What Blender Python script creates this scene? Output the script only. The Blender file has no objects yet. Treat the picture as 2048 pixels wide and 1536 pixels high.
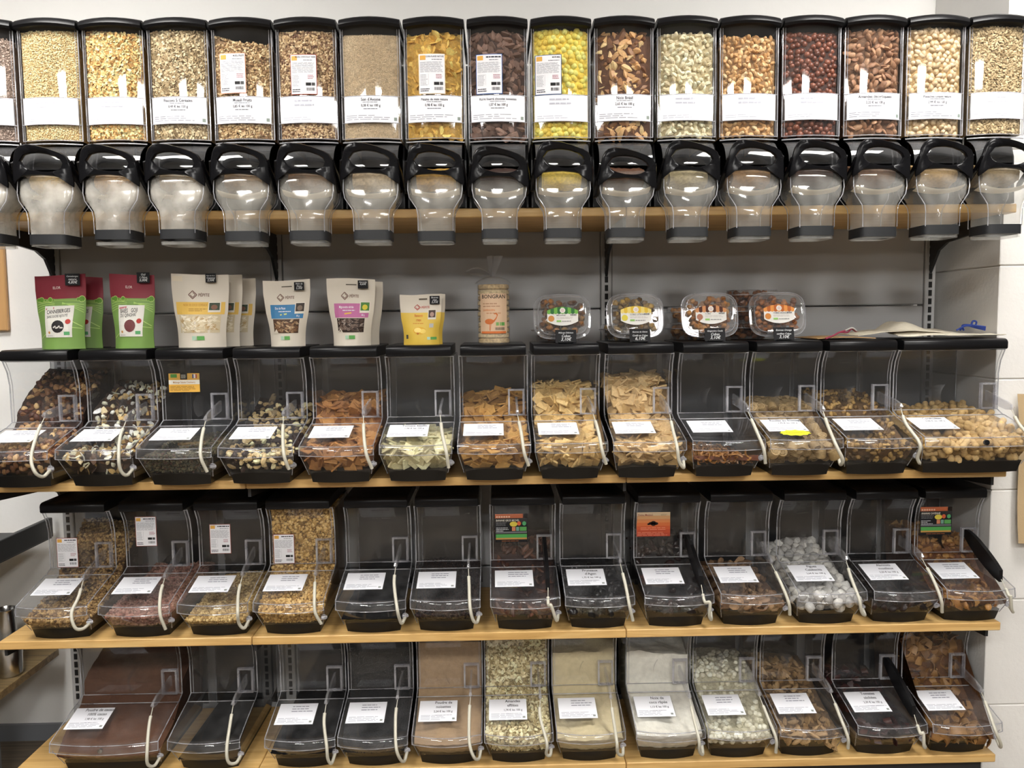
import bpy, math, random
import numpy as np
from mathutils import Vector, Matrix, Euler, noise as mnoise

random.seed(7)
RNG = np.random.default_rng(7)
sc = bpy.context.scene
COL = sc.collection

# ------------------------------------------------------------------ camera
CAM_POS = Vector((0.6575, -2.4482, 1.3611))
YAW, PITCH, ROLL, FPX = 0.0207, 0.0802, -0.0115, 1597.45
_F = Vector((math.sin(YAW) * math.cos(PITCH), math.cos(YAW) * math.cos(PITCH), -math.sin(PITCH)))
_R0 = Vector((math.cos(YAW), -math.sin(YAW), 0)); _U0 = _R0.cross(_F)
_R = _R0 * math.cos(ROLL) + _U0 * math.sin(ROLL)
_U = -_R0 * math.sin(ROLL) + _U0 * math.cos(ROLL)
cam_data = bpy.data.cameras.new('camera'); cam = bpy.data.objects.new('camera', cam_data); COL.objects.link(cam)
cam.matrix_world = Matrix(((_R.x, _U.x, -_F.x, CAM_POS.x), (_R.y, _U.y, -_F.y, CAM_POS.y), (_R.z, _U.z, -_F.z, CAM_POS.z), (0, 0, 0, 1)))
cam_data.sensor_width = 36.0; cam_data.lens = 36.0 * FPX / 2048.0; cam_data.clip_start = 0.02
sc.camera = cam

# ------------------------------------------------------------------ world, exposure, lamps
w = bpy.data.worlds.new('world'); sc.world = w; w.use_nodes = True
w.node_tree.nodes['Background'].inputs[0].default_value = (0.9, 0.93, 1.0, 1)
w.node_tree.nodes['Background'].inputs[1].default_value = 0.15
sc.view_settings.view_transform = 'Standard'; sc.view_settings.look = 'None'
sc.view_settings.gamma = 1.0; sc.view_settings.use_curve_mapping = False
sc.view_settings.exposure = -0.05
sc.cycles.transparent_max_bounces = 28
sc.cycles.max_bounces = 10
sc.cycles.caustics_reflective = False; sc.cycles.caustics_refractive = False
sc.cycles.sample_clamp_indirect = 6.0
LAMP_STRENGTH = 42.0; FAR_STRENGTH = 62.0
CEIL_Z = 2.78
LAMP_SPOTS = [(-0.6, -1.15, 1.0), (1.9, -1.15, 1.0), (-0.75, -3.55, 1.0), (0.6, -3.55, 0.8), (1.95, -3.55, 1.0), (-0.75, -5.9, 1.0), (1.95, -5.9, 1.0)]

# ------------------------------------------------------------------ materials
MATS = {}
def lin(h):
    if isinstance(h, (tuple, list)): return (h[0], h[1], h[2], 1)
    h = h.lstrip('#'); c = [int(h[i:i + 2], 16) / 255 for i in (0, 2, 4)]
    return tuple(x / 12.92 if x <= .04045 else ((x + .055) / 1.055) ** 2.4 for x in c) + (1,)
def newmat(name):
    m = bpy.data.materials.new(name); m.use_nodes = True
    nt = m.node_tree; return m, nt, nt.nodes['Principled BSDF'], nt.nodes['Material Output']
def mat(name, col, rough=.5, metal=0., spec=.5, var=0., vscale=30., bump=0., bscale=80., stretch=None, coat=0.):
    if name in MATS: return MATS[name]
    m, nt, b, out = newmat(name)
    c = lin(col)
    b.inputs['Base Color'].default_value = c; b.inputs['Roughness'].default_value = rough
    b.inputs['Metallic'].default_value = metal; b.inputs['Specular IOR Level'].default_value = spec
    if coat: b.inputs['Coat Weight'].default_value = coat
    tc = nt.nodes.new('ShaderNodeTexCoord')
    def tex(scale):
        n = nt.nodes.new('ShaderNodeTexNoise'); n.inputs['Scale'].default_value = scale; n.inputs['Detail'].default_value = 4
        if stretch:
            mp = nt.nodes.new('ShaderNodeMapping'); mp.inputs['Scale'].default_value = stretch
            nt.links.new(tc.outputs['Object'], mp.inputs['Vector']); nt.links.new(mp.outputs['Vector'], n.inputs['Vector'])
        else: nt.links.new(tc.outputs['Object'], n.inputs['Vector'])
        return n
    if var:
        n = tex(vscale); r = nt.nodes.new('ShaderNodeValToRGB')
        r.color_ramp.elements[0].position = .3; r.color_ramp.elements[1].position = .7
        r.color_ramp.elements[0].color = tuple(x * (1 - var) for x in c[:3]) + (1,)
        r.color_ramp.elements[1].color = tuple(min(1, x * (1 + var)) for x in c[:3]) + (1,)
        nt.links.new(n.outputs['Fac'], r.inputs['Fac']); nt.links.new(r.outputs['Color'], b.inputs['Base Color'])
    if bump:
        n = tex(bscale); bp = nt.nodes.new('ShaderNodeBump'); bp.inputs['Strength'].default_value = bump; bp.inputs['Distance'].default_value = .002
        nt.links.new(n.outputs['Fac'], bp.inputs['Height']); nt.links.new(bp.outputs['Normal'], b.inputs['Normal'])
    MATS[name] = m; return m
GAIN = 1.45
def grain(name, cols, island=False, rough=.6, spec=.4, bump=0.):
    """content material: colour differs from piece to piece"""
    if name in MATS: return MATS[name]
    m, nt, b, out = newmat(name)
    b.inputs['Roughness'].default_value = rough; b.inputs['Specular IOR Level'].default_value = spec
    if island: src = nt.nodes.new('ShaderNodeNewGeometry').outputs['Random Per Island']
    else: src = nt.nodes.new('ShaderNodeObjectInfo').outputs['Random']
    r = nt.nodes.new('ShaderNodeValToRGB'); el = r.color_ramp.elements
    cs = [tuple(min(.88, x * GAIN) for x in lin(c)[:3]) + (1,) for c in cols]
    el[0].color = cs[0]; el[0].position = 0; el[1].color = cs[-1]; el[1].position = 1
    for i, c in enumerate(cs[1:-1]):
        e = el.new((i + 1) / (len(cs) - 1)); e.color = c
    nt.links.new(src, r.inputs['Fac'])
    tc = nt.nodes.new('ShaderNodeTexCoord'); n = nt.nodes.new('ShaderNodeTexNoise'); n.inputs['Scale'].default_value = 220 if not island else 160
    nt.links.new(tc.outputs['Object'], n.inputs['Vector'])
    mx = nt.nodes.new('ShaderNodeMix'); mx.data_type = 'RGBA'; mx.blend_type = 'MULTIPLY'; mx.inputs[0].default_value = .45
    mr = nt.nodes.new('ShaderNodeMapRange'); mr.inputs['From Min'].default_value = .3; mr.inputs['From Max'].default_value = .7
    mr.inputs['To Min'].default_value = .55; mr.inputs['To Max'].default_value = 1.1
    nt.links.new(n.outputs['Fac'], mr.inputs['Value'])
    nt.links.new(r.outputs['Color'], mx.inputs[6]); nt.links.new(mr.outputs['Result'], mx.inputs[7])
    nt.links.new(mx.outputs[2], b.inputs['Base Color'])
    if bump:
        bp = nt.nodes.new('ShaderNodeBump'); bp.inputs['Strength'].default_value = bump; bp.inputs['Distance'].default_value = .001
        nt.links.new(n.outputs['Fac'], bp.inputs['Height']); nt.links.new(bp.outputs['Normal'], b.inputs['Normal'])
    MATS[name] = m; return m
def clear(name, tint=(.95, .955, .96), veil=.03, rough=.04, ior=1.45, veilcol=(.8, .8, .82)):
    """thin clear plastic sheet: transparent + fresnel gloss + faint scuffed haze"""
    if name in MATS: return MATS[name]
    m = bpy.data.materials.new(name); m.use_nodes = True; nt = m.node_tree; nt.nodes.clear()
    out = nt.nodes.new('ShaderNodeOutputMaterial')
    t = nt.nodes.new('ShaderNodeBsdfTransparent'); t.inputs[0].default_value = tint + (1,)
    g = nt.nodes.new('ShaderNodeBsdfGlossy'); g.inputs['Roughness'].default_value = rough; g.inputs[0].default_value = (1, 1, 1, 1)
    d = nt.nodes.new('ShaderNodeBsdfDiffuse'); d.inputs[0].default_value = veilcol + (1,)
    # Schlick reflectance, the same from both sides of the thin sheet
    geo = nt.nodes.new('ShaderNodeNewGeometry'); dot = nt.nodes.new('ShaderNodeVectorMath'); dot.operation = 'DOT_PRODUCT'
    nt.links.new(geo.outputs['Incoming'], dot.inputs[0]); nt.links.new(geo.outputs['Normal'], dot.inputs[1])
    def mth(op, a, b=None):
        q = nt.nodes.new('ShaderNodeMath'); q.operation = op
        for k, v in enumerate((a, b)):
            if v is None: continue
            if isinstance(v, (int, float)): q.inputs[k].default_value = v
            else: nt.links.new(v, q.inputs[k])
        return q.outputs[0]
    r0 = 1.3 * ((ior - 1) / (ior + 1)) ** 2
    sch = mth('ADD', mth('MULTIPLY', mth('POWER', mth('SUBTRACT', 1.0, mth('ABSOLUTE', dot.outputs['Value'])), 5.0), 1 - r0), r0)
    tc = nt.nodes.new('ShaderNodeTexCoord'); n = nt.nodes.new('ShaderNodeTexNoise'); n.inputs['Scale'].default_value = 14; n.inputs['Detail'].default_value = 5
    nt.links.new(tc.outputs['Object'], n.inputs['Vector'])
    mr = nt.nodes.new('ShaderNodeMapRange'); mr.inputs['From Min'].default_value = .35; mr.inputs['From Max'].default_value = .75
    mr.inputs['To Min'].default_value = veil * .4; mr.inputs['To Max'].default_value = veil * 1.8
    nt.links.new(n.outputs['Fac'], mr.inputs['Value'])
    m1 = nt.nodes.new('ShaderNodeMixShader'); m2 = nt.nodes.new('ShaderNodeMixShader')
    nt.links.new(mr.outputs['Result'], m1.inputs[0]); nt.links.new(t.outputs[0], m1.inputs[1]); nt.links.new(d.outputs[0], m1.inputs[2])
    nt.links.new(sch, m2.inputs[0]); nt.links.new(m1.outputs[0], m2.inputs[1]); nt.links.new(g.outputs[0], m2.inputs[2])
    nt.links.new(m2.outputs[0], out.inputs[0])
    MATS[name] = m; return m
def gl(h): return tuple(min(.85, x * GAIN) for x in lin(h)[:3])
def flat(h):
    return mat('print_' + h.lstrip('#'), h, rough=.55, spec=.25)
def wood(name, c0, c1, c2, seed=0.):
    m, nt, b, out = newmat(name)
    tc = nt.nodes.new('ShaderNodeTexCoord'); mp = nt.nodes.new('ShaderNodeMapping')
    mp.inputs['Scale'].default_value = (1.2, 16, 16); mp.inputs['Location'].default_value = (seed, seed * 2, seed * .7)
    nt.links.new(tc.outputs['Object'], mp.inputs['Vector'])
    n = nt.nodes.new('ShaderNodeTexNoise'); n.inputs['Scale'].default_value = 3.2; n.inputs['Detail'].default_value = 6; n.inputs['Distortion'].default_value = 1.2
    nt.links.new(mp.outputs['Vector'], n.inputs['Vector'])
    r = nt.nodes.new('ShaderNodeValToRGB'); el = r.color_ramp.elements
    el[0].position = .28; el[0].color = lin(c0); el[1].position = .75; el[1].color = lin(c2); e = el.new(.5); e.color = lin(c1)
    nt.links.new(n.outputs['Fac'], r.inputs['Fac']); nt.links.new(r.outputs['Color'], b.inputs['Base Color'])
    b.inputs['Roughness'].default_value = .45
    MATS[name] = m; return m

M_BACKS = clear('shade_tinted_back', tint=(.42, .43, .45), veil=.003, rough=.1)  # clear back sheet of second-shelf bins, tint darkened in place of shade inside
M_BACKD = clear('deep_shade_tinted_back', tint=(.17, .172, .18), veil=.003, rough=.1)  # same sheet for the lower shelves, deeper shade put into the tint
M_LIP = clear('lip_plastic', tint=(.9, .9, .91), veil=.07, rough=.06)
M_CLEAR = clear('clear_plastic', veil=.012)
M_FLAP = clear('clear_flap', veil=.035, rough=.05)
M_EDGE = clear('clear_plastic_edge', tint=(.66, .67, .7), veil=.38, rough=.08, veilcol=(.72, .72, .76))
M_HOLD = clear('frosted_plastic', tint=(.8, .8, .83), veil=.32, rough=.12, veilcol=(.72, .72, .76))
M_SCOOP = clear('scoop_plastic', tint=(.88, .88, .9), veil=.1, rough=.08)
M_SPOUT = clear('hazy_plastic', tint=(.95, .95, .94), veil=.13, rough=.07, veilcol=(.85, .84, .8))
M_DUST = clear('floury_plastic', tint=(.9, .89, .87), veil=.36, rough=.12, veilcol=(.74, .71, .65))
M_DUST2 = clear('slightly_floury_plastic', tint=(.92, .91, .89), veil=.2, rough=.1, veilcol=(.78, .76, .7))
M_TUB = clear('tub_plastic', tint=(.95, .95, .95), veil=.07, rough=.05)
M_BLACK = mat('black_plastic', (.007, .007, .008), rough=.32, spec=.18)
M_BLACKG = mat('black_gloss', (.005, .005, .006), rough=.22, spec=.18)
M_BAND = mat('black_rubber', (.017, .018, .02), rough=.5, spec=.3)
M_TRAY = mat('black_tray', (.009, .008, .007), rough=.4, spec=.3)
M_DARK = mat('dark_metal', (.02, .021, .023), rough=.45, metal=0.)
M_PANEL = mat('grey_panel', (.4, .4, .405), rough=.33, spec=.45, var=.05, vscale=3)
M_UPR = mat('grey_upright', (.4, .4, .403), rough=.42)
M_SLOT = mat('slot_black', (.006, .006, .006), rough=.8)
M_PAPER = mat('label_paper', (.84, .85, .9), rough=.45, spec=.4)
M_PAPERD = mat('label_paper_bin', (.78, .79, .84), rough=.5, spec=.3)
M_TUBE = mat('cream_tube', (.5, .48, .4), rough=.4)
M_WALL = mat('white_wall', (.84, .83, .81), rough=.75, var=.03, vscale=2, bump=.25, bscale=60)
M_BLOCK = mat('painted_block', (.76, .745, .72), rough=.7, var=.03, vscale=6, bump=.5, bscale=90)
M_FAR = mat('far_wall', (.13, .125, .115), rough=.8)
M_CEIL = mat('ceiling_paint', (.82, .82, .8), rough=.8)
M_CREAM = mat('cream_wheel', (.8, .74, .58), rough=.5)
M_STEEL = mat('steel', (.55, .55, .55), rough=.22, metal=1.)
M_WOOD = [wood('beech_a', '#bc9357', '#d0a86a', '#dbb97d', 0.), wood('beech_b', '#ba9154', '#cea667', '#d9b67a', 3.1), wood('beech_c', '#be9559', '#d2ab6d', '#ddbc81', 7.7)]

# ------------------------------------------------------------------ mesh builder
class MB:
    def __init__(s): s.v = []; s.f = []; s.mi = []
    def add(s, vs, fs, mi=0):
        o = len(s.v); s.v.extend([tuple(map(float, p)) for p in vs]); s.f.extend([tuple(o + i for i in q) for q in fs]); s.mi.extend([mi] * len(fs)); return s
    def box(s, a, b, mi=0):
        x0, y0, z0 = a; x1, y1, z1 = b
        return s.add([(x0, y0, z0), (x1, y0, z0), (x1, y1, z0), (x0, y1, z0), (x0, y0, z1), (x1, y0, z1), (x1, y1, z1), (x0, y1, z1)],
                     [(0, 3, 2, 1), (4, 5, 6, 7), (0, 1, 5, 4), (1, 2, 6, 5), (2, 3, 7, 6), (3, 0, 4, 7)], mi)
    def bbox(s, a, b, c=.002, mi=0):
        """box with chamfered edges"""
        a = np.array(a, float); b = np.array(b, float); m = (a + b) / 2; h = (b - a) / 2; c = min(c, *(h * .9))
        pts = []; idx = {}
        for sx in (-1, 1):
            for sy in (-1, 1):
                for sz in (-1, 1):
                    for ax in range(3):
                        d = np.array([h[0] - c, h[1] - c, h[2] - c]); d[ax] = h[ax]
                        idx[(sx, sy, sz, ax)] = len(pts); pts.append(m + d * (sx, sy, sz))
        fs = []
        S = (-1, 1)
        for ax in range(3):
            u, v = [(1, 2), (2, 0), (0, 1)][ax]
            for sg in S:
                q = []
                for su, sv in ((-1, -1), (1, -1), (1, 1), (-1, 1)):
                    k = [0, 0, 0]; k[ax] = sg; k[u] = su; k[v] = sv; q.append(idx[(*k, ax)])
                fs.append(tuple(q if sg > 0 else q[::-1]))
        for ax in range(3):       # edges parallel to ax
            u, v = [(1, 2), (2, 0), (0, 1)][ax]
            for su in S:
                for sv in S:
                    def K(sa, which):
                        k = [0, 0, 0]; k[ax] = sa; k[u] = su; k[v] = sv; return idx[(*k, which)]
                    q = (K(-1, u), K(1, u), K(1, v), K(-1, v)); fs.append(q if su * sv > 0 else q[::-1])
        for sx in S:
            for sy in S:
                for sz in S:
                    q = tuple(idx[(sx, sy, sz, a_)] for a_ in range(3)); fs.append(q if sx * sy * sz > 0 else q[::-1])
        return s.add(pts, fs, mi)
    def prism(s, poly, x0, x1, mi=0, axis='x'):
        """polygon (y,z) extruded along x (or (x,z) along y, (x,y) along z)"""
        n = len(poly)
        if axis == 'x': P = lambda t, p: (t, p[0], p[1])
        elif axis == 'y': P = lambda t, p: (p[0], t, p[1])
        else: P = lambda t, p: (p[0], p[1], t)
        vs = [P(x0, p) for p in poly] + [P(x1, p) for p in poly]
        fs = [(i, (i + 1) % n, n + (i + 1) % n, n + i) for i in range(n)] + [tuple(range(n))[::-1], tuple(range(n, 2 * n))]
        return s.add(vs, fs, mi)
    def grid(s, fn, nu, nv, mi=0, close_u=False):
        vs = [fn(i / nu, j / nv) for j in range(nv + 1) for i in range(nu if close_u else nu + 1)]
        W = nu if close_u else nu + 1
        fs = []
        for j in range(nv):
            for i in range(nu):
                a = j * W + i; b = j * W + (i + 1) % W if close_u else j * W + i + 1
                fs.append((a, b, b + W, a + W))
        return s.add(vs, fs, mi)
    def tube(s, pts, r, n=6, mi=0, caps=True, flatz=1.0):
        pts = [Vector(p) for p in pts]; rs = r if isinstance(r, (list, tuple)) else [r] * len(pts)
        vs = []; up = None
        for i, p in enumerate(pts):
            t = (pts[min(i + 1, len(pts) - 1)] - pts[max(i - 1, 0)])
            t = t.normalized() if t.length > 1e-9 else Vector((0, 0, 1))
            if up is None: up = t.orthogonal().normalized()
            up = (up - t * up.dot(t)); up = up.normalized() if up.length > 1e-6 else t.orthogonal().normalized()
            b = t.cross(up)
            for k in range(n):
                a = 2 * math.pi * k / n
                vs.append(p + (up * math.cos(a) + b * math.sin(a) * flatz) * rs[i])
        fs = []
        for i in range(len(pts) - 1):
            for k in range(n):
                a = i * n + k; b_ = i * n + (k + 1) % n; fs.append((a, b_, b_ + n, a + n))
        if caps:
            fs.append(tuple(range(n))[::-1]); fs.append(tuple(range((len(pts) - 1) * n, len(pts) * n)))
        return s.add(vs, fs, mi)
    def lathe(s, prof, n=16, mi=0, c=(0, 0, 0)):
        vs = []
        for r, z in prof:
            for k in range(n):
                a = 2 * math.pi * k / n; vs.append((c[0] + r * math.cos(a), c[1] + r * math.sin(a), c[2] + z))
        fs = []
        for i in range(len(prof) - 1):
            for k in range(n):
                a = i * n + k; b = i * n + (k + 1) % n; fs.append((a, b, b + n, a + n))
        if prof[0][0] > 1e-6: fs.append(tuple(range(n))[::-1])
        if prof[-1][0] > 1e-6: fs.append(tuple(range((len(prof) - 1) * n, len(prof) * n)))
        return s.add(vs, fs, mi)
    def mesh(s, name, mats, smooth=False, angle=None):
        me = bpy.data.meshes.new(name); me.from_pydata(s.v, [], s.f)
        for m in (mats if isinstance(mats, (list, tuple)) else [mats]): me.materials.append(m)
        if len(set(s.mi)) > 1: me.polygons.foreach_set('material_index', s.mi)
        if smooth:
            me.polygons.foreach_set('use_smooth', [True] * len(me.polygons))
            if angle: me.set_sharp_from_angle(angle=math.radians(angle))
        me.update(); return me
    def build(s, name, mats, parent=None, smooth=False, loc=None, rot=None, angle=40):
        o = bpy.data.objects.new(name, s.mesh(name, mats, smooth, angle)); COL.objects.link(o)
        if parent: o.parent = parent
        if loc is not None: o.location = loc
        if rot is not None: o.rotation_euler = rot
        return o
def tag(o, label=None, cat=None, group=None, kind=None):
    if label: o['label'] = label
    if cat: o['category'] = cat
    if group: o['group'] = group
    if kind: o['kind'] = kind
    return o
def thing(name, label, cat, loc=(0, 0, 0), rot=(0, 0, 0), group=None):
    o = bpy.data.objects.new(name, None); COL.objects.link(o); o.empty_display_size = .05
    o.location = loc; o.rotation_euler = rot
    return tag(o, label, cat, group)
def share(name, mesh, parent=None, loc=None, rot=None, scale=None):
    o = bpy.data.objects.new(name, mesh); COL.objects.link(o)
    if parent: o.parent = parent
    if loc is not None: o.location = loc
    if rot is not None: o.rotation_euler = rot
    if scale is not None: o.scale = scale
    return o
def spline(pts, n=6):
    P = [Vector(p) for p in pts]; P = [P[0] * 2 - P[1]] + P + [P[-1] * 2 - P[-2]]; out = []
    for i in range(1, len(P) - 2):
        for k in range(n):
            t = k / n; a, b, c, d = P[i - 1:i + 3]
            out.append(.5 * ((2 * b) + (-a + c) * t + (2 * a - 5 * b + 4 * c - d) * t * t + (-a + 3 * b - 3 * c + d) * t ** 3))
    out.append(P[-2]); return out

# ------------------------------------------------------------------ lettering (built-in font, glyph by glyph)
GLYPH = {}
def _glyphs():
    chars = "ABCDEFGHIJKLMNOPQRSTUVWXYZabcdefghijklmnopqrstuvwxyz0123456789,.'%°/-éèêâïçÉ€"
    cu = bpy.data.curves.new('glyph', 'FONT'); cu.resolution_u = 2; cu.offset = .012
    ob = bpy.data.objects.new('glyph', cu); COL.objects.link(ob)
    def ev(body):
        cu.body = body; bpy.context.view_layer.update()
        dg = bpy.context.evaluated_depsgraph_get(); e = ob.evaluated_get(dg)
        me = bpy.data.meshes.new_from_object(e, depsgraph=dg); return me
    def width(me):
        xs = [v.co.x for v in me.vertices]; r = (max(xs) - min(xs)) if xs else 0; return r
    m0 = ev('HH'); w0 = width(m0); bpy.data.meshes.remove(m0)
    for ch in chars:
        m1 = ev('H' + ch + 'H'); adv = width(m1) - w0; bpy.data.meshes.remove(m1)
        m2 = ev(ch)
        GLYPH[ch] = ([(v.co.x, v.co.y) for v in m2.vertices], [tuple(p.vertices) for p in m2.polygons], adv)
        bpy.data.meshes.remove(m2)
    GLYPH[' '] = ([], [], .3)
    bpy.data.objects.remove(ob); bpy.data.curves.remove(cu)
_glyphs()

class Print:
    """flat print on a surface; mp(u, v, h) maps print coordinates (metres) and height to the thing's local space"""
    def __init__(s, mp): s.mp = mp; s.mb = MB(); s.mats = []; s.h = .0003
    def _mi(s, col):
        m = flat(col) if isinstance(col, str) else col
        if m not in s.mats: s.mats.append(m)
        return s.mats.index(m)
    def up(s, d=.00025): s.h += d; return s
    def rect(s, u0, v0, u1, v1, col, nu=1, nv=1):
        s.mb.grid(lambda a, b: s.mp(u0 + (u1 - u0) * a, v0 + (v1 - v0) * b, s.h), nu, nv, s._mi(col)); return s
    def poly(s, pts, col):
        s.mb.add([s.mp(u, v, s.h) for u, v in pts], [tuple(range(len(pts)))], s._mi(col)); return s
    def stroke(s, u0, v0, u1, v1, w_, col, bow=0., n=8):
        s.mb.grid(lambda a, b: s.mp(u0 + (u1 - u0) * a, v0 + (v1 - v0) * a + bow * math.sin(a * math.pi) + w_ * (b - .5), s.h), n, 1, s._mi(col)); return s
    def disc(s, u, v, ru, rv, col, n=14):
        vs = [s.mp(u, v, s.h)]; fs = []
        for r_ in (.5, 1.):
            for k in range(n): vs.append(s.mp(u + ru * r_ * math.cos(2 * math.pi * k / n), v + rv * r_ * math.sin(2 * math.pi * k / n), s.h))
        for k in range(n): k2 = (k + 1) % n; fs += [(0, 1 + k, 1 + k2), (1 + k, 1 + n + k, 1 + n + k2, 1 + k2)]
        s.mb.add(vs, fs, s._mi(col)); return s
    def text(s, t, u, v, size, col, align='l', sx=1., shear=0., rot=0.):
        wd = sum(GLYPH.get(c, GLYPH[' '])[2] for c in t) * size * sx
        x = {'l': 0, 'c': -wd / 2, 'r': -wd}[align]; mi = s._mi(col); cr, sr = math.cos(rot), math.sin(rot)
        for c in t:
            vs, fs, adv = GLYPH.get(c, GLYPH[' '])
            if vs:
                P = []
                for a, b in vs:
                    gx = x + a * size * sx + b * size * shear; gy = b * size
                    P.append(s.mp(u + gx * cr - gy * sr, v + gx * sr + gy * cr, s.h))
                s.mb.add(P, fs, mi)
            x += adv * size * sx
        return s
    def lines(s, u0, v0, u1, v1, n, col, th=.4, rag=.25, words=True):
        """n rows of fine print, broken into words"""
        mi = s._mi(col); dv = (v1 - v0) / n
        for i in range(n):
            va = v1 - dv * (i + .8); vb = va + dv * th; u = u0; end = u1 - (u1 - u0) * random.random() * rag
            while u < end:
                wl = min(random.uniform(.1, .3) * (u1 - u0), end - u) if words else end - u
                s.mb.add([s.mp(u, va, s.h), s.mp(u + wl, va, s.h), s.mp(u + wl, vb, s.h), s.mp(u, vb, s.h)], [(0, 1, 2, 3)], mi)
                u += wl + (u1 - u0) * .03
        return s
    def build(s, name, parent): return s.mb.build(name, s.mats, parent)
def plane_map(O, U, V):
    O, U, V = Vector(O), Vector(U).normalized(), Vector(V).normalized(); N = U.cross(V).normalized()
    return lambda u, v, h: O + U * u + V * v + N * h

# ================================================================== the room
def struct(name, mb, m, smooth=False): return tag(mb.build(name, m, None, smooth), kind='structure')
XL, XR, YB, YF = -2.3, 3.3, .12, -7.2
M_FLOOR = wood('floor_boards', '#5d5246', '#75695a', '#867866', 2.)
struct('floor', MB().box((XL, YF, -.05), (XR, YB, 0)), M_FLOOR)
struct('ceiling', MB().box((XL, YF, CEIL_Z), (XR, YB, CEIL_Z + .05)), M_CEIL)
struct('wall_back', MB().box((XL, YB, 0), (XR, YB + .1, CEIL_Z)), M_WALL)
struct('wall_left', MB().box((XL - .1, YF, 0), (XL, YB, CEIL_Z)), M_FAR)
struct('wall_right', MB().box((XR, YF, 0), (XR + .1, YB, CEIL_Z)), M_FAR)
struct('wall_front', MB().box((XL, YF - .1, 0), (XR, YF, CEIL_Z)), M_FAR)
struct('baseboard_back', MB().box((XL, YB - .012, 0), (-.72, YB, .055)), mat('baseboard_grey', (.2, .21, .235), rough=.5))
# block pillar that the shelving stands against
PX, PY = 2.056, -.25
pil = struct('wall_corner', MB().box((PX + .004, PY + .004, 0), (XR, YB, CEIL_Z)), mat('mortar', (.66, .64, .6), rough=.8))
zs = [0, .235, .547, .865, 1.18, 1.495, 1.81, 2.125, 2.44, CEIL_Z]
for i in range(len(zs) - 1):
    off = .25 if i % 2 else .5
    xs = [PX] + [PX + off + .5 * k for k in range(3)]
    for k in range(3):
        MB().bbox((xs[k] + (.0015 if k else 0), PY, zs[i] + .0015), (min(xs[k + 1], XR) - .0015, YB, zs[i + 1] - .0015), .002).build('block', M_BLOCK, pil)
# ceiling lamps: square flat luminaires, the light of the room
def lamp_mat(nm, strength):
    m = bpy.data.materials.new(nm); m.use_nodes = True; b_ = m.node_tree.nodes['Principled BSDF']
    b_.inputs['Emission Color'].default_value = (1.0, .975, .935, 1); b_.inputs['Emission Strength'].default_value = strength; b_.inputs['Base Color'].default_value = (.8, .8, .8, 1); return m
M_LAMP, M_LAMPF = lamp_mat('lamp_diffuser', LAMP_STRENGTH), lamp_mat('lamp_diffuser_far', FAR_STRENGTH)
M_LFRAME = mat('lamp_frame', (.8, .8, .8), rough=.4)
for i, (x, y, s) in enumerate(LAMP_SPOTS):
    t = thing('ceiling_lamp', ['square white ceiling light panel near the shelving, above its left half', 'square white ceiling light panel near the shelving, above its right half',
              'square white ceiling light panel farther from the shelving, at the left', 'square white ceiling light panel farther from the shelving, in the middle', 'square white ceiling light panel farther from the shelving, at the right', 'square white ceiling light panel at the far end of the room, left one', 'square white ceiling light panel at the far end of the room, right one'][i], 'ceiling light', (x, y, CEIL_Z), group='ceiling light panels')
    h = .3 * s
    MB().box((-h, -h, -.034), (h, h, -.03)).build('diffuser', M_LAMP if i < 2 else M_LAMPF, t)
    f = MB()
    f.box((-h - .015, -h - .015, -.036), (h + .015, -h, 0)).box((-h - .015, h, -.036), (h + .015, h + .015, 0)).box((-h - .015, -h, -.036), (-h, h, 0)).box((h, -h, -.036), (h + .015, h, 0))
    f.build('frame', M_LFRAME, t)

# ================================================================== shelving
UX = [-.665, 0., 1., 2.]
SH = {1: 1.647, 2: .95, 3: .528, 4: .155}          # top of each shelf board
TH = .0225; FRONT = -.37
bays = ['narrow bay by the white wall', 'middle bay', 'wide bay by the block pillar']
slot_mesh = MB().box((-.005, -.0015, -.009), (.005, .002, .009)).mesh('slot', M_SLOT)
un = ['end upright beside the white wall', 'upright between the narrow and middle bays', 'upright between the middle and wide bays', 'end upright beside the block pillar']
for i, x in enumerate(UX):
    u = thing('shelf_upright', 'grey slotted steel ' + un[i], 'shelf upright', (x, 0, 0), group='slotted uprights')
    MB().bbox((-.016, 0, .0), (.016, .045, 1.78), .002).build('post', M_UPR, u)
    for k in range(56): share('slot', slot_mesh, u, (0, 0, .2 + k * .0256))
for i in range(3):
    p = thing('back_panel', 'grey sheet metal back panel behind the %s' % bays[i], 'back panel', (0, 0, 0), group='grey back panels')
    for k in range(4):
        z0 = .192 + .4 * k
        MB().bbox((UX[i] + .017, .006, z0 + .002), (UX[i + 1] - .017, .018, z0 + .398), .003).build('panel', M_PANEL, p)
rown = {1: 'top shelf', 2: 'second shelf', 3: 'third shelf down', 4: 'lowest shelf'}
br_prof = lambda z: [(.0, z), (FRONT + .03, z), (FRONT + .03, z - .028), (-.09, z - .05), (-.045, z - .07), (0, z - .135)]
bn = ['at the wall end', 'left of the middle bay', 'right of the middle bay', 'at the pillar end']
for r, zt in SH.items():
    for i in range(3):
        x0 = UX[i] + (0 if i == 0 else .0008); x1 = (UX[i + 1] if i < 2 else 2.02) - .0008
        b = MB().bbox((x0, FRONT, zt - TH), (x1, -.004, zt), .002).build('shelf_board', M_WOOD[(i + r) % 3])
        tag(b, 'beech board of the %s, %s' % (rown[r], bays[i]), 'shelf board', 'beech shelf boards')
    if r == 4: continue
    for i, x in enumerate(UX):
        b = MB().prism(br_prof(zt - TH), x - .004, x + .004).build('shelf_bracket', M_DARK)
        tag(b, 'black steel bracket under the %s, %s' % (rown[r].split(' under')[0], bn[i]), 'shelf bracket', 'black shelf brackets')
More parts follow.
